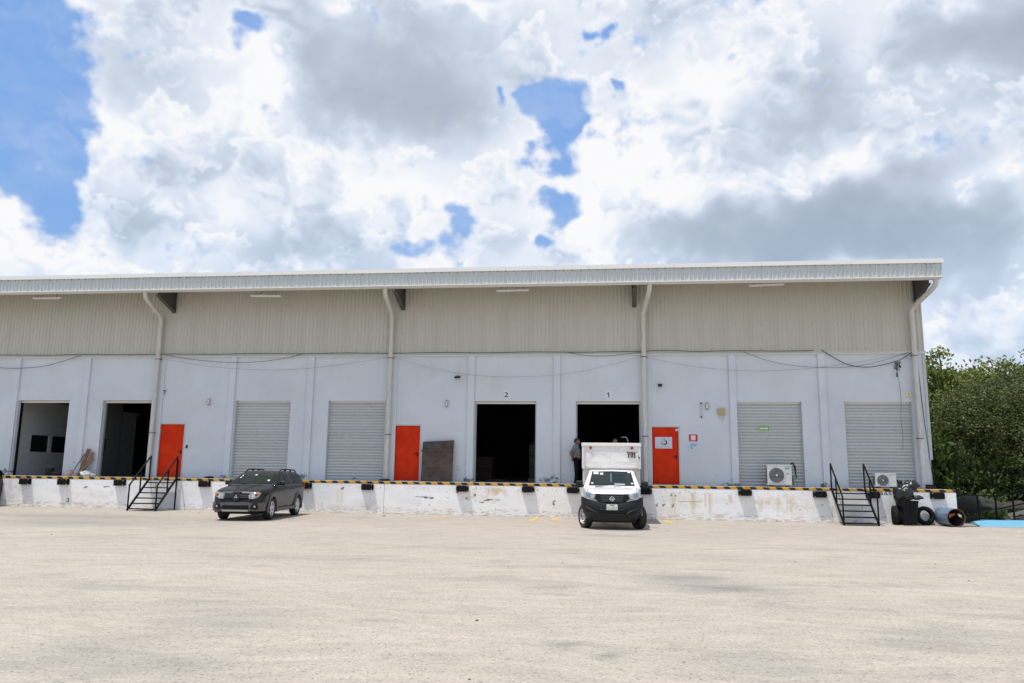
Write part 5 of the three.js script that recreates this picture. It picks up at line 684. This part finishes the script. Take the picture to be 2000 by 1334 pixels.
  const tyreG = (r, w) => { const q = []; for (const [a, b] of [[0.6, -0.4], [0.64, -0.5], [0.85, -0.52], [0.97, -0.42], [1, -0.2], [1, 0.2], [0.97, 0.42], [0.85, 0.52], [0.64, 0.5], [0.6, 0.4], [0.66, 0.3], [0.9, 0.36], [0.93, 0], [0.9, -0.36], [0.66, -0.3], [0.6, -0.4]]) q.push(new THREE.Vector2(a * r, b * w)); return new THREE.LatheGeometry(q, 44).rotateX(Math.PI / 2); };
  const tyre = (lab, x, y, z, r, w, ry, rx) => { const t = thing('old_tyre', lab, 'tyre', [x, y, z], 0, 'old tyres at the dock end'); t.rotation.set(rx, ry, 0, 'YXZ'); part('carcass', [tyreG(r, w)], M.rubber, t); const tr = []; for (let k = -1; k <= 1; k++) tr.push(new THREE.TorusGeometry(r * 1.0, 0.006, 5, 44).translate(0, 0, k * w * 0.16)); part('tread', tr, M.tyre, t); };
  tyre('old tyre standing upright against the dock between the bin and the drum', 10.47, 0.305, 1.42, 0.305, 0.19, 0.05, -0.16); tyre('old tyre standing edge-on behind the rubbish bin', 9.5, 0.31, 1.52, 0.31, 0.19, 1.35, 0);
  // oil drum on its side, open end towards the yard
  const dr = thing('oil_drum', 'blue grey oil drum lying on its side with a rusty open end', 'drum', [11.13, 0.293, 2.2]); dr.rotation.y = 0.1; const DL = 0.86, DRr = 0.285;
  part('shell', [new THREE.LatheGeometry([[DRr - 0.012, 0], [DRr, 0], [DRr, 0.27], [DRr + 0.012, 0.285], [DRr, 0.3], [DRr, 0.56], [DRr + 0.012, 0.575], [DRr, 0.59], [DRr, DL], [0.001, DL], [0.001, DL - 0.01], [DRr - 0.012, DL - 0.01], [DRr - 0.012, 0]].map(([a, b]) => new THREE.Vector2(a, b)), 44).rotateX(-Math.PI / 2)], mat([0.17, 0.24, 0.32], 0.45, { map: canvasTex(256, 128, (c, w, h) => { const r = rng(9); c.fillStyle = '#e8eef5'; c.fillRect(0, 0, w, h); for (let i = 0; i < 300; i++) { c.fillStyle = `rgba(${r() < 0.5 ? '90,60,45' : '180,200,220'},${0.05 + r() * 0.2})`; c.beginPath(); c.ellipse(r() * w, r() * h, 2 + r() * 12, 1 + r() * 6, 0, 0, 7); c.fill(); } }) }), dr);
  part('rusty_inside', [new THREE.CylinderGeometry(DRr - 0.014, DRr - 0.014, DL - 0.03, 40, 1, true).rotateX(Math.PI / 2).translate(0, 0, -DL / 2 + 0.005)], mat([0.05, 0.03, 0.022], 0.9), dr); part('rusty_rim', [new THREE.TorusGeometry(DRr, 0.011, 8, 44)], mat([0.13, 0.05, 0.025], 0.8), dr);
  solo('cardboard_scrap', plate([[0, 0], [0.3, 0.1], [0.34, 0.16], [0.05, 0.12]], 0, 0.01).rotateX(-0.3).rotateY(0.5).translate(10.95, 0.28, 2.1), mat([0.5, 0.16, 0.05], 0.7), 'orange brown scrap sticking out of the oil drum', 'scrap'); solo('paper_scrap', skin((u, v) => [11.2 + 0.1 * u - 0.04 * v, 0.34 + 0.09 * v - 0.04 * u, 2.22 + 0.03 * Math.sin(u * 5 + v * 3)], 6, 6), M.white, 'crumpled white paper in the mouth of the oil drum', 'paper');
  solo('rubber_gutter', skin((u, v) => { const a = mix(-0.15, 3.3, v), r = mix(0.21, 0.18, u) + 0.012 * Math.sin(v * 9); return [mix(11.5, 12.05, u), 0.2 - r * Math.sin(a) + 0.05 * u + 0.1, 1.6 - 0.1 * u + r * Math.cos(a) * 1.1]; }, 16, 20), M.rubber, 'dark curved half of a rubber drum lying between the oil drum and the blue ramp', 'rubber scrap');
  const ramp = thing('blue_ramp', 'light blue painted ramp slab on the ground at the far right', 'ramp', [0, 0, 0]); { const g = new THREE.BufferGeometry(), A = [11.95, 0.012, 1.95], B = [14.9, 0.012, 1.75], C = [14.2, 0.15, 0.1], D = [12.45, 0.15, 0.1], b = (p) => [p[0], -0.02, p[2]]; const quads = [[A, B, C, D], [b(A), b(B), B, A], [b(B), b(C), C, B], [b(C), b(D), D, C], [b(D), b(A), A, D]], pos = []; for (const [p, q, r, s] of quads) pos.push(...p, ...q, ...r, ...p, ...r, ...s); g.setAttribute('position', new THREE.Float32BufferAttribute(pos, 3)); g.computeVertexNormals(); uvMetres(g, 'x', 'z', 0.6); part('slab', g, mat([0.2, 0.52, 0.74], 0.6, { map: grimeTex }), ramp); part('kerb_edge', [bar([11.95, 0.02, 1.96], [14.9, 0.02, 1.76], 0.03, 0.04)], mat([0.5, 0.6, 0.66], 0.7), ramp); }
  const st = rng(91), small = (x, z, r, lab, m) => solo('stone', lump(r, 1.2, 0.7, 1, 0.4, 2, st() * 50, 1).translate(x, r * 0.5, z), m, lab, 'stone');
  small(-7.72, 2.5, 0.05, 'small pale round stone at the dock foot below the middle orange door', mat([0.5, 0.48, 0.45], 0.9));
  // scattered grit and pebbles
  const peb = mergeVertices(new THREE.IcosahedronGeometry(1, 1)), im = new THREE.InstancedMesh(peb, mat([0.09, 0.085, 0.08], 0.9), 260), fixed = [[-3.5, 22.9, 0.02], [-1.1, 22.8, 0.035], [-1.0, 21.8, 0.02], [7.4, 13.7, 0.025], [-7.4, 11.3, 0.03], [-13.7, 5.8, 0.05], [-11.8, 11, 0.025], [-1.7, 15.6, 0.03], [-5, 19.9, 0.02], [3.5, 13.6, 0.03], [-14.6, 4.3, 0.05], [-14.3, 2.9, 0.05]], mm = new THREE.Object3D();
  for (let i = 0; i < 260; i++) { const f = fixed[i] && [fixed[i][0], fixed[i][1], fixed[i][2] * 0.3], z = f ? f[1] : st() < 0.45 ? 1.4 + st() * 0.9 : 3 + st() * 20, x = f ? f[0] : -22 + st() * 34, r = f ? f[2] : 0.004 + Math.pow(st(), 5) * 0.012; mm.position.set(x, r * 0.3, z); mm.scale.set(r * (1 + st()), r * 0.6, r); mm.rotation.y = st() * 6; mm.updateMatrix(); im.setMatrixAt(i, mm.matrix); }
  im.name = 'gravel'; im.castShadow = im.receiveShadow = true; scene.add(im); tag(im, 'scattered dark pebbles and grit on the yard', 'gravel', null, 'stuff');
}

// ------------------------------------------------------------------ people
{
  const cap = (p, a, b, ra, rb) => { const dx = b[0] - a[0], dy = b[1] - a[1], dz = b[2] - a[2], h = clamp(((p[0] - a[0]) * dx + (p[1] - a[1]) * dy + (p[2] - a[2]) * dz) / (dx * dx + dy * dy + dz * dz || 1)); return Math.hypot(p[0] - a[0] - dx * h, p[1] - a[1] - dy * h, p[2] - a[2] - dz * h) - mix(ra, rb, h); };
  const ell = (p, c, r) => { const k = Math.hypot((p[0] - c[0]) / r[0], (p[1] - c[1]) / r[1], (p[2] - c[2]) / r[2]); return (k - 1) * Math.min(...r); };
  const smin = (ds, k) => { let s = 0; for (const d of ds) s += Math.exp(-d / k); return -k * Math.log(s + 1e-30); };
  function meshOf(sdf, c, half, res) {
    const mc = new MarchingCubes(res, new THREE.MeshStandardMaterial(), false, false, 120000); mc.isolation = 0; const f = mc.field, hs = res / 2;
    for (let k = 0; k < res; k++) for (let j = 0; j < res; j++) for (let i = 0; i < res; i++) f[res * res * k + res * j + i] = -sdf([c[0] + (i - hs) / hs * half, c[1] + (j - hs) / hs * half, c[2] + (k - hs) / hs * half]);
    mc.update(); const n = mc.count, g = new THREE.BufferGeometry(), pos = new Float32Array(mc.positionArray.slice(0, n * 3)); for (let i = 0; i < n; i++) for (let a = 0; a < 3; a++) pos[i * 3 + a] = c[a] + pos[i * 3 + a] * half;
    g.setAttribute('position', new THREE.BufferAttribute(pos, 3)); g.deleteAttribute('normal'); const m = mergeVertices(g, 1e-4); m.computeVertexNormals(); return m;
  }
  // standing, facing +x, hands clasped behind the back; +z is the right-hand side
  const hip = [0, 0.9, 0], sh = 1.36;
  const torso = (p, e) => smin([cap(p, [0.01, 0.95, 0.07], [0.0, 1.15, 0.08], 0.105 + e, 0.10 + e), cap(p, [0.01, 0.95, -0.07], [0.0, 1.15, -0.08], 0.105 + e, 0.10 + e), cap(p, [0, 1.15, 0.07], [-0.01, 1.31, 0.1], 0.10 + e, 0.095 + e), cap(p, [0, 1.15, -0.07], [-0.01, 1.31, -0.1], 0.10 + e, 0.095 + e), cap(p, [0.035, 1.0, 0], [0.03, 1.2, 0], 0.1 + e, 0.1 + e), cap(p, [-0.01, sh, 0.14], [-0.01, sh, -0.14], 0.055 + e, 0.055 + e)], 0.03);
  const E1 = [-0.19, 1.12, 0.2], E2 = [-0.19, 1.12, -0.2], W1 = [-0.145, 0.93, 0.05], W2 = [-0.15, 0.95, -0.05];
  const arms = (p, e, cut) => { const a = [cap(p, [-0.01, sh - 0.01, 0.175], E1, 0.052 + e, 0.042 + e), cap(p, [-0.01, sh - 0.01, -0.175], E2, 0.052 + e, 0.042 + e)]; if (!cut) a.push(cap(p, E1, W1, 0.042, 0.028), cap(p, E2, W2, 0.042, 0.028)); return a; };
  const legs = (p, e) => smin([cap(p, [0, 0.9, 0.085], [0.01, 0.5, 0.09], 0.088 + e, 0.06 + e), cap(p, [0.01, 0.5, 0.09], [-0.03, 0.09, 0.09], 0.056 + e, 0.042 + e), cap(p, [0, 0.9, -0.085], [0.02, 0.5, -0.09], 0.088 + e, 0.06 + e), cap(p, [0.02, 0.5, -0.09], [0.02, 0.09, -0.09], 0.056 + e, 0.042 + e), cap(p, [-0.01, 0.93, 0.04], [-0.01, 0.93, -0.04], 0.1 + e, 0.1 + e)], 0.022);
  const hand = (p, w, s) => { const d = [cap(p, w, [w[0] + 0.005, w[1] - 0.06, w[2] - s * 0.03], 0.024, 0.03)]; for (let k = 0; k < 4; k++) { const b = [w[0] - 0.02 + k * 0.014, w[1] - 0.07, w[2] - s * 0.04], m = [b[0], b[1] - 0.03 + 0.004 * Math.abs(k - 1.5), b[2] - s * 0.018], t = [m[0] + 0.004, m[1] - 0.012, m[2] - s * 0.02]; d.push(cap(p, b, m, 0.0095, 0.0088), cap(p, m, t, 0.0088, 0.0078)); } d.push(cap(p, [w[0] + 0.025, w[1] - 0.03, w[2] - s * 0.01], [w[0] + 0.045, w[1] - 0.07, w[2] - s * 0.03], 0.011, 0.009)); return smin(d, 0.005); };
  const hc = [0.03, 1.535, 0];
  const head = (p) => smin([ell(p, hc, [0.098, 0.112, 0.077]), ell(p, [0.062, 1.475, 0], [0.05, 0.06, 0.052]), cap(p, [0.122, 1.545, 0], [0.142, 1.512, 0], 0.008, 0.013), cap(p, [0.108, 1.563, -0.035], [0.108, 1.563, 0.035], 0.014, 0.014), cap(p, [0.113, 1.478, -0.018], [0.113, 1.478, 0.018], 0.009, 0.009), cap(p, [0.102, 1.437, -0.012], [0.102, 1.437, 0.012], 0.016, 0.016), cap(p, [0.02, 1.535, 0.078], [0.012, 1.505, 0.076], 0.019, 0.012), cap(p, [0.02, 1.535, -0.078], [0.012, 1.505, -0.076], 0.019, 0.012), cap(p, [-0.01, 1.36, 0], [0.012, 1.47, 0], 0.055, 0.05)], 0.012);
  const body = meshOf((p) => smin([torso(p, -0.006), ...arms(p, -0.004, false), legs(p, -0.008), cap(p, [-0.01, 1.36, 0], [0.0, 1.42, 0], 0.055, 0.05)], 0.012), [0, 0.76, 0], 0.84, 96);
  const headG = meshOf(head, [0.03, 1.5, 0], 0.18, 96), handG = [meshOf((p) => hand(p, W1, 1), [-0.14, 0.87, 0], 0.14, 80), meshOf((p) => hand(p, W2, -1), [-0.14, 0.87, 0], 0.14, 80)];
  const shirt = meshOf((p) => { const d = smin([torso(p, 0.012 + 0.006 * n3(p[0] * 9, p[1] * 14, p[2] * 9)), ...arms(p, 0.016, true)], 0.02); const e = Math.max(0.875 - p[1], p[1] - 1.425); const cuff = ((p[0] + 0.115) * -0.6 + (p[1] - 1.2) * -0.8); return Math.max(d, e, Math.abs(p[2]) > 0.16 ? cuff : -1); }, [0, 1.15, 0], 0.36, 70);
  const trousers = meshOf((p) => Math.max(legs(p, 0.012 + 0.008 * n3(p[0] * 8, p[1] * 7, p[2] * 8)), p[1] - 0.955, 0.035 - p[1]), [0, 0.5, 0], 0.54, 76);
  const shoes = meshOf((p) => Math.min(...[0.09, -0.09].map((z) => Math.max(smin([cap(p, [(z > 0 ? -0.05 : 0.0), 0.045, z], [(z > 0 ? 0.13 : 0.18), 0.03, z], 0.045, 0.036), cap(p, [(z > 0 ? -0.03 : 0.02), 0.1, z], [(z > 0 ? -0.03 : 0.02), 0.05, z], 0.042, 0.045)], 0.012), 0.002 - p[1]))), [0.05, 0.1, 0], 0.28, 70);
  const hairG = meshOf((p) => { const d = ell(p, [hc[0] - 0.006, hc[1] + 0.012, 0], [0.108, 0.116, 0.085]) + 0.004 * n3(p[0] * 60, p[1] * 60, p[2] * 60); const face = Math.max(p[0] - (0.055 + (p[1] - 1.59) * 0.9), 0) , low = 1.525 - p[1] - Math.max(0, -p[0]) * 0.55; return Math.max(d, face > 0 ? face : -1, low); }, [0.03, 1.53, 0], 0.17, 90);
  const skinM = mat([0.24, 0.12, 0.07], 0.5), hairM = mat([0.012, 0.01, 0.009], 0.6), shirtM = mat([0.17, 0.185, 0.215], 0.85), jeans = mat([0.008, 0.009, 0.014], 0.9, { phys: true, specularIntensity: 0.15 });
  const person = (label, pos, turn, shirtMat) => { const t = thing('person', label, 'person', pos, turn); part('body', [body, headG, ...handG], skinM, t); part('hair', [hairG], hairM, t); part('shirt', [shirt], shirtMat, t); part('trousers', [trousers], jeans, t); part('shoes', [shoes], M.black, t); part('eyes', [0.034, -0.034].map((z) => new THREE.SphereGeometry(0.011, 10, 8).translate(0.112, 1.54, z)), mat([0.03, 0.025, 0.02], 0.2), t); part('belt', [rbx(-0.11, 0.12, 0.9, 0.925, -0.165, 0.165, 0.06)], M.black, t); return t; };
  person('person in grey short-sleeved shirt and dark trousers, hands behind back, left of the truck', [-1.15, FLOOR + 0.002, 0.24], 0.12, shirtM);
  person('person standing in bay 1, only the head showing above the truck box', [0.27, FLOOR + 0.002, 0.35], -1.2, mat([0.03, 0.03, 0.035], 0.8));
  const hk = thing('hook_rail', 'thin pale curved rail showing above the truck box inside bay 1', 'rail', [0.62, FLOOR, 0.6]); part('rail', [tube([[0.12, 0, 0], [0.12, 1.4, 0], [0.11, 1.62, 0], [0.03, 1.7, 0], [-0.12, 1.68, 0]], 0.012, 40, 8)], M.galv, hk); part('foot', [bx(0.06, 0.18, 0, 0.02, -0.06, 0.06)], M.galv, hk);
}

// ------------------------------------------------------------------ the right side: soil, rocks, railings, trees
{
  const g = new THREE.PlaneGeometry(70, 60, 90, 80).rotateX(-Math.PI / 2).translate(46.9, 0, -29.4), p = g.attributes.position;
  for (let i = 0; i < p.count; i++) { const x = p.getX(i), z = p.getZ(i), e = sstep(0.6, -2.6, z) * sstep(11.9, 13.2, x); p.setY(i, -0.02 + e * (0.28 + 0.25 * fbm(x * 0.4, z * 0.4, 2, 3) + 0.5 * sstep(-2, -9, z))); }
  g.computeVertexNormals(); uvMetres(g, 'x', 'z', 0.5); solo('soil', g, mat([0.085, 0.07, 0.05], 0.95, { map: grimeTex }), 'dark leaf-littered soil bank under the trees on the right', 'ground', null, 'structure');
  const rock = (x, y, z, r, sx, sy, sz, seed, lab) => { const q = mergeVertices(new THREE.IcosahedronGeometry(r, 5).deleteAttribute('normal').deleteAttribute('uv')), v = q.attributes.position; for (let i = 0; i < v.count; i++) { const a = v.getX(i) / r, b = v.getY(i) / r, c = v.getZ(i) / r, k = 1 + 0.35 * fbm(a * 1.2 + seed, b * 1.2, c * 1.2, 4) - 0.1 * Math.abs(n3(a * 3, b * 3 + seed, c * 3)); v.setXYZ(i, a * r * k * sx, b * r * k * sy, c * r * k * sz); } q.computeVertexNormals(); solo('boulder', q.translate(x, y, z), mat([0.06, 0.058, 0.05], 0.95, { map: grimeTex }), lab, 'boulder', 'boulders on the bank'); };
  rock(13.6, 0.45, -2.2, 0.6, 1.6, 0.75, 0.8, 2, 'large grey boulder behind the low railing at the dock end'); rock(15.0, 0.4, -2.0, 0.4, 1.3, 0.8, 0.8, 6, 'smaller grey boulder at the right edge behind the railing');
  const slab = thing('ramp_slab', 'dark grey sloping slab at the right edge behind the blue ramp', 'ramp', [0, 0, 0]); const sg = plate([[13.4, 0.0], [18, 0.0], [18, 1.0], [17.2, 1.0], [13.4, 0.04]], -1.5, -0.2); part('slab', sg, mat([0.12, 0.12, 0.12], 0.9, { map: grimeTex }), slab);
  // railings
  const rail = (label, posts, rails) => { const t = thing('railing', label, 'railing', [0, 0, 0], 0, 'black railings at the dock end'); for (const [x, z, y0, y1] of posts) part('post', [bar([x, y0, z], [x, y1, z], 0.045, 0.045, [0, 0, 1])], M.blackSteel, t); for (const r of rails) part('rail', [bar(r[0], r[1], 0.038, 0.038)], M.blackSteel, t); };
  rail('low black railing at ground level joined to the right end of the dock', [[11.66, 0.95, 0, 1.02], [12.65, 0.3, 0, 0.97], [13.36, 0, 0, 0.97], [13.95, -0.05, 0, 1.02]], [[[11.66, 1.01, 0.95], [13.36, 0.95, 0]], [[11.66, 0.55, 0.95], [13.36, 0.5, 0]], [[13.36, 0.95, 0], [15.4, 1.42, -0.2]], [[13.36, 0.5, 0], [15.4, 0.95, -0.2]], [[13.95, 0.25, -0.05], [15.4, 0.55, -0.2]]]);
  rail('upper black railing sloping down to the right in the shade of the trees', [[13.35, -3, 0.2, 2.1], [14.7, -3, 0.2, 1.85], [16, -3, 0.2, 1.6]], [[[13.35, 2.08, -3], [16.2, 1.56, -3]], [[13.35, 1.62, -3], [16.2, 1.06, -3]]]);
  // foliage
  const leafGeo = (n, len, wid, spread, seed, droop = 0) => { const r = rng(seed), pos = [], A = (v) => pos.push(v.x, v.y, v.z); for (let i = 0; i < n; i++) { const q = new THREE.Quaternion().setFromEuler(new THREE.Euler(r() * 6.3, r() * 6.3, r() * 6.3)), o = V(r() - 0.5, (r() - 0.5) * 0.7 - droop * r(), r() - 0.5).multiplyScalar(spread), L = len * (0.7 + 0.6 * r()), w = wid * (0.7 + 0.6 * r()); const T = (x, y, z) => V(x, y, z).applyQuaternion(q).add(o), a = T(0, 0, 0), b = T(w, L * 0.45, 0.18 * w), c = T(0, L, -0.1 * L), d = T(-w, L * 0.45, 0.18 * w); A(a); A(b); A(c); A(a); A(c); A(d); } const g = new THREE.BufferGeometry(); g.setAttribute('position', new THREE.Float32BufferAttribute(pos, 3)); g.computeVertexNormals(); return g; };
  const LG = { broad: leafGeo(7, 0.17, 0.05, 0.32, 1), big: leafGeo(6, 0.24, 0.075, 0.42, 2), fine: leafGeo(12, 0.12, 0.028, 0.34, 3, 0.4), low: leafGeo(6, 0.14, 0.045, 0.25, 4) };
  const leafMat = (c) => mat(c, 0.7, { phys: true, transmission: 0.28, thickness: 0, specularIntensity: 0.5 });
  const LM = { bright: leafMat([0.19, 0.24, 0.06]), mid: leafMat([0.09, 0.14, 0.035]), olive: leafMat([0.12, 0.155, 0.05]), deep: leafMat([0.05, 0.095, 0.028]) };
  const bark = mat([0.16, 0.13, 0.10], 0.9, { map: grimeTex }), twigM = mat([0.24, 0.2, 0.14], 0.9);
  function foliage(name, parent, geo, m, lobes, seed, dens, hole = -0.2) {
    const r = rng(seed), list = []; for (const [cx, cy, cz, rx, ry, rz] of lobes) { const n = Math.round(dens * rx * ry * rz); for (let i = 0; i < n; i++) { const u = r() * 2 - 1, a = r() * 6.283, s = Math.sqrt(1 - u * u), d = Math.pow(r(), 0.38) * (1 + 0.22 * n3(Math.cos(a) * s * 2.5 + cx, u * 2.5 + cy, Math.sin(a) * s * 2.5 + cz)), x = cx + Math.cos(a) * s * rx * d, y = cy + u * ry * d, z = cz + Math.sin(a) * s * rz * d; if (n3(x * 1.15, y * 1.15, z * 1.15 + seed) < hole || y < 0.12) continue; list.push([x, y, z]); } }
    const im = new THREE.InstancedMesh(geo, m, list.length), o = new THREE.Object3D(), c = new THREE.Color(); list.forEach(([x, y, z], i) => { o.position.set(x, y, z); o.rotation.set((r() - 0.5) * 1.6, r() * 6.3, (r() - 0.5) * 1.6); o.scale.setScalar(0.7 + r() * 0.7); o.updateMatrix(); im.setMatrixAt(i, o.matrix); const k = 0.75 + 0.5 * r(), t = r(); im.setColorAt(i, c.setRGB(k * (0.9 + 0.35 * t), k, k * (0.8 + 0.3 * r()))); });
    im.name = name; im.castShadow = im.receiveShadow = true; im.userData.kind = 'stuff'; parent.add(im); return im;
  }
  function tree(label, x, z, lobes, geo, m, seed, dens, trunkR, group, hole, name = 'tree') {
    const t = thing(name, label, name === 'shrub' ? 'shrub' : 'tree', [x, 0, z], 0, group), r = rng(seed), w = [];
    const top = Math.max(...lobes.map((l) => l[1])) * 0.8; 
    const pts = [[0, -0.1, 0], [0.08, top * 0.3, 0.05], [-0.1 + r() * 0.2, top * 0.65, 0], [0, top, 0]]; if (trunkR > 0.03) for (let i = 0; i < 3; i++) w.push(rod(pts[i], pts[i + 1], trunkR * (1 - i * 0.28), trunkR * (1 - (i + 1) * 0.28), 9));
    for (const [cx, cy, cz, rx, ry] of lobes) { const s = pts[Math.min(2, 1 + Math.floor(r() * 2))], m2 = [mix(s[0], cx, 0.5), mix(s[1], cy, 0.6) , mix(s[2], cz, 0.5)]; w.push(rod(s, m2, trunkR * 0.45, trunkR * 0.28, 6), rod(m2, [cx, cy, cz], trunkR * 0.28, trunkR * 0.12, 6)); for (let k = 0; k < 7; k++) { const e = [cx + (r() - 0.5) * 1.7 * rx, cy + (r() - 0.3) * 1.3 * ry, cz + (r() - 0.5) * 1.7 * rx]; w.push(rod([cx, cy, cz], e, trunkR * 0.12, 0.008, 5)); } }
    part('trunk', w, bark, t); foliage('crown', t, geo, m, lobes, seed + 1, dens, hole); return t;
  }
  // the broad drooping tree in front, with bare hanging twigs
  const olive = tree('wide drooping olive green tree with bare hanging twigs, beside the building corner', 17.6, -6.2, [[-2.1, 4.0, 0.6, 1.7, 1.6, 1.9], [0, 4.6, 0.3, 2.3, 1.55, 2.2], [2.3, 4.3, 0.2, 2.2, 1.7, 2.1], [-1.2, 2.9, 1.1, 1.8, 1.3, 1.5], [1.2, 3.0, 1.3, 2.1, 1.4, 1.6], [3.6, 3.1, 0.6, 1.8, 1.6, 1.7], [-2.6, 2.9, 0, 1.3, 1.3, 1.5]], LG.fine, LM.olive, 101, 290, 0.2, 'trees beyond the dock', -0.33);
  { const r = rng(500), tw = []; for (let i = 0; i < 45; i++) { const x = -3.4 + r() * 8, y = 3.2 + r() * 2.6, z = 1.4 + r() * 1.4, l = 0.5 + r() * 1.1, dx = (r() - 0.4) * 0.9; tw.push(tube([[x, y, z], [x + dx * 0.4, y - l * 0.2, z + 0.15], [x + dx * 0.8, y - l * 0.6, z + 0.2], [x + dx, y - l, z + 0.15]], 0.0045, 6, 4)); } part('twigs', tw, twigM, olive); }
  tree('bright leafy tree rising above the drooping tree next to the building', 15.9, -9.6, [[-0.7, 5.5, 0, 1.5, 1.3, 1.5], [0.7, 6.0, -0.2, 1.1, 0.9, 1.2], [-0.9, 6.8, 0, 0.75, 0.65, 0.8], [-1.3, 4.2, 0.4, 1.4, 1.4, 1.4], [1.7, 5.5, 0, 1.3, 0.9, 1.3], [-0.1, 7.35, 0, 0.5, 0.35, 0.5]], LG.broad, LM.bright, 111, 190, 0.18, 'trees beyond the dock', -0.05);
  tree('bright leafy tree with a round top in the middle of the tree line', 19.3, -12.5, [[0, 6.3, 0, 1.5, 1.1, 1.5], [-1.3, 5.6, 0, 1.3, 1.1, 1.3], [1.4, 5.8, 0, 1.4, 1.1, 1.4], [0.5, 7.3, 0, 0.8, 0.5, 0.8], [-1.9, 6.7, 0, 0.55, 0.45, 0.6], [0, 5, 0, 2.3, 1.6, 2]], LG.broad, LM.bright, 121, 170, 0.18, 'trees beyond the dock', -0.04);
  tree('bright leafy tree at the right edge behind the drooping tree', 23.0, -13.2, [[0, 6.8, 0, 1.6, 1.2, 1.6], [-1.6, 6.4, 0, 1.2, 1.0, 1.2], [1.6, 6.2, 0, 1.7, 1.3, 1.6], [-0.8, 7.8, 0, 0.8, 0.5, 0.8], [0, 5, 0, 2.5, 1.8, 2.2]], LG.broad, LM.mid, 131, 150, 0.2, 'trees beyond the dock', -0.12);
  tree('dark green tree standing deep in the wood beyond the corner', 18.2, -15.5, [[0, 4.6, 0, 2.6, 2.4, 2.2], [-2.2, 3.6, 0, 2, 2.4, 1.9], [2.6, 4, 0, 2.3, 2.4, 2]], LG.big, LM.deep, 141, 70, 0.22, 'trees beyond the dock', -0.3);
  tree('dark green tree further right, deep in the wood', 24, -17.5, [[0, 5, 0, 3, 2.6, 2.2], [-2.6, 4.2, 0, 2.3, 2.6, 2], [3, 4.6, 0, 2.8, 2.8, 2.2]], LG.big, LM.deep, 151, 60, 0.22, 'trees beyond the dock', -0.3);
  tree('mid green tree outside the right edge of the yard', 25.5, -6, [[0, 4.4, 0, 2.6, 2, 2.3], [-1.8, 3.2, 0.3, 1.9, 1.7, 1.7], [2, 3.6, 0, 2.2, 2, 2]], LG.broad, LM.mid, 161, 90, 0.2, 'trees beyond the dock', -0.2);
  // glossy shrubs below
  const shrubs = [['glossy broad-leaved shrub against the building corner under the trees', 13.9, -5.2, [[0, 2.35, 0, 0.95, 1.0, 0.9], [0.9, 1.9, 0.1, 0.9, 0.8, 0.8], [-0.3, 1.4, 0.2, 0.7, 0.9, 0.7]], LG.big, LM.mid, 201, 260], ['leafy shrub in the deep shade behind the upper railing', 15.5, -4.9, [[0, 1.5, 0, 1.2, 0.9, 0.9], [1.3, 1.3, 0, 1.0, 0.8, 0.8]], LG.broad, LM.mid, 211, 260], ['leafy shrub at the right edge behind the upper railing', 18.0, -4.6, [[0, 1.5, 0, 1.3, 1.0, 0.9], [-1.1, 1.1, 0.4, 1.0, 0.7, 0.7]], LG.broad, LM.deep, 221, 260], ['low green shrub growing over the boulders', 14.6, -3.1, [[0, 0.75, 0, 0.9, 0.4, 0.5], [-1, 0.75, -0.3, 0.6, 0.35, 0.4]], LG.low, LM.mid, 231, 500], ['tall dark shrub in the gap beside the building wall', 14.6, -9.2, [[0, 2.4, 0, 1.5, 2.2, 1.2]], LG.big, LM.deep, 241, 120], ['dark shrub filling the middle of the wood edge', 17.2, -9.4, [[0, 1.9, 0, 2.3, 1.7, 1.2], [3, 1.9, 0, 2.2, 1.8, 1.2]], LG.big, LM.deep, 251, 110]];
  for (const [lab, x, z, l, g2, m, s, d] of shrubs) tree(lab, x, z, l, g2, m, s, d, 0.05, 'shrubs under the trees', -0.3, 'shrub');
  // low plants by the blue ramp
  const gr = new THREE.Group(); gr.name = 'ground_plants'; scene.add(gr); tag(gr, 'low green weeds at the foot of the railing behind the blue ramp', 'weeds', null, 'stuff'); foliage('leaves', gr, LG.low, LM.mid, [[13.6, 0.14, -0.7, 1.2, 0.16, 0.35], [12.4, 0.12, -0.9, 0.8, 0.14, 0.4], [15.2, 0.2, -1.9, 1.0, 0.2, 0.5]], 301, 2600, -0.4);
}
renderer.render(scene, camera);
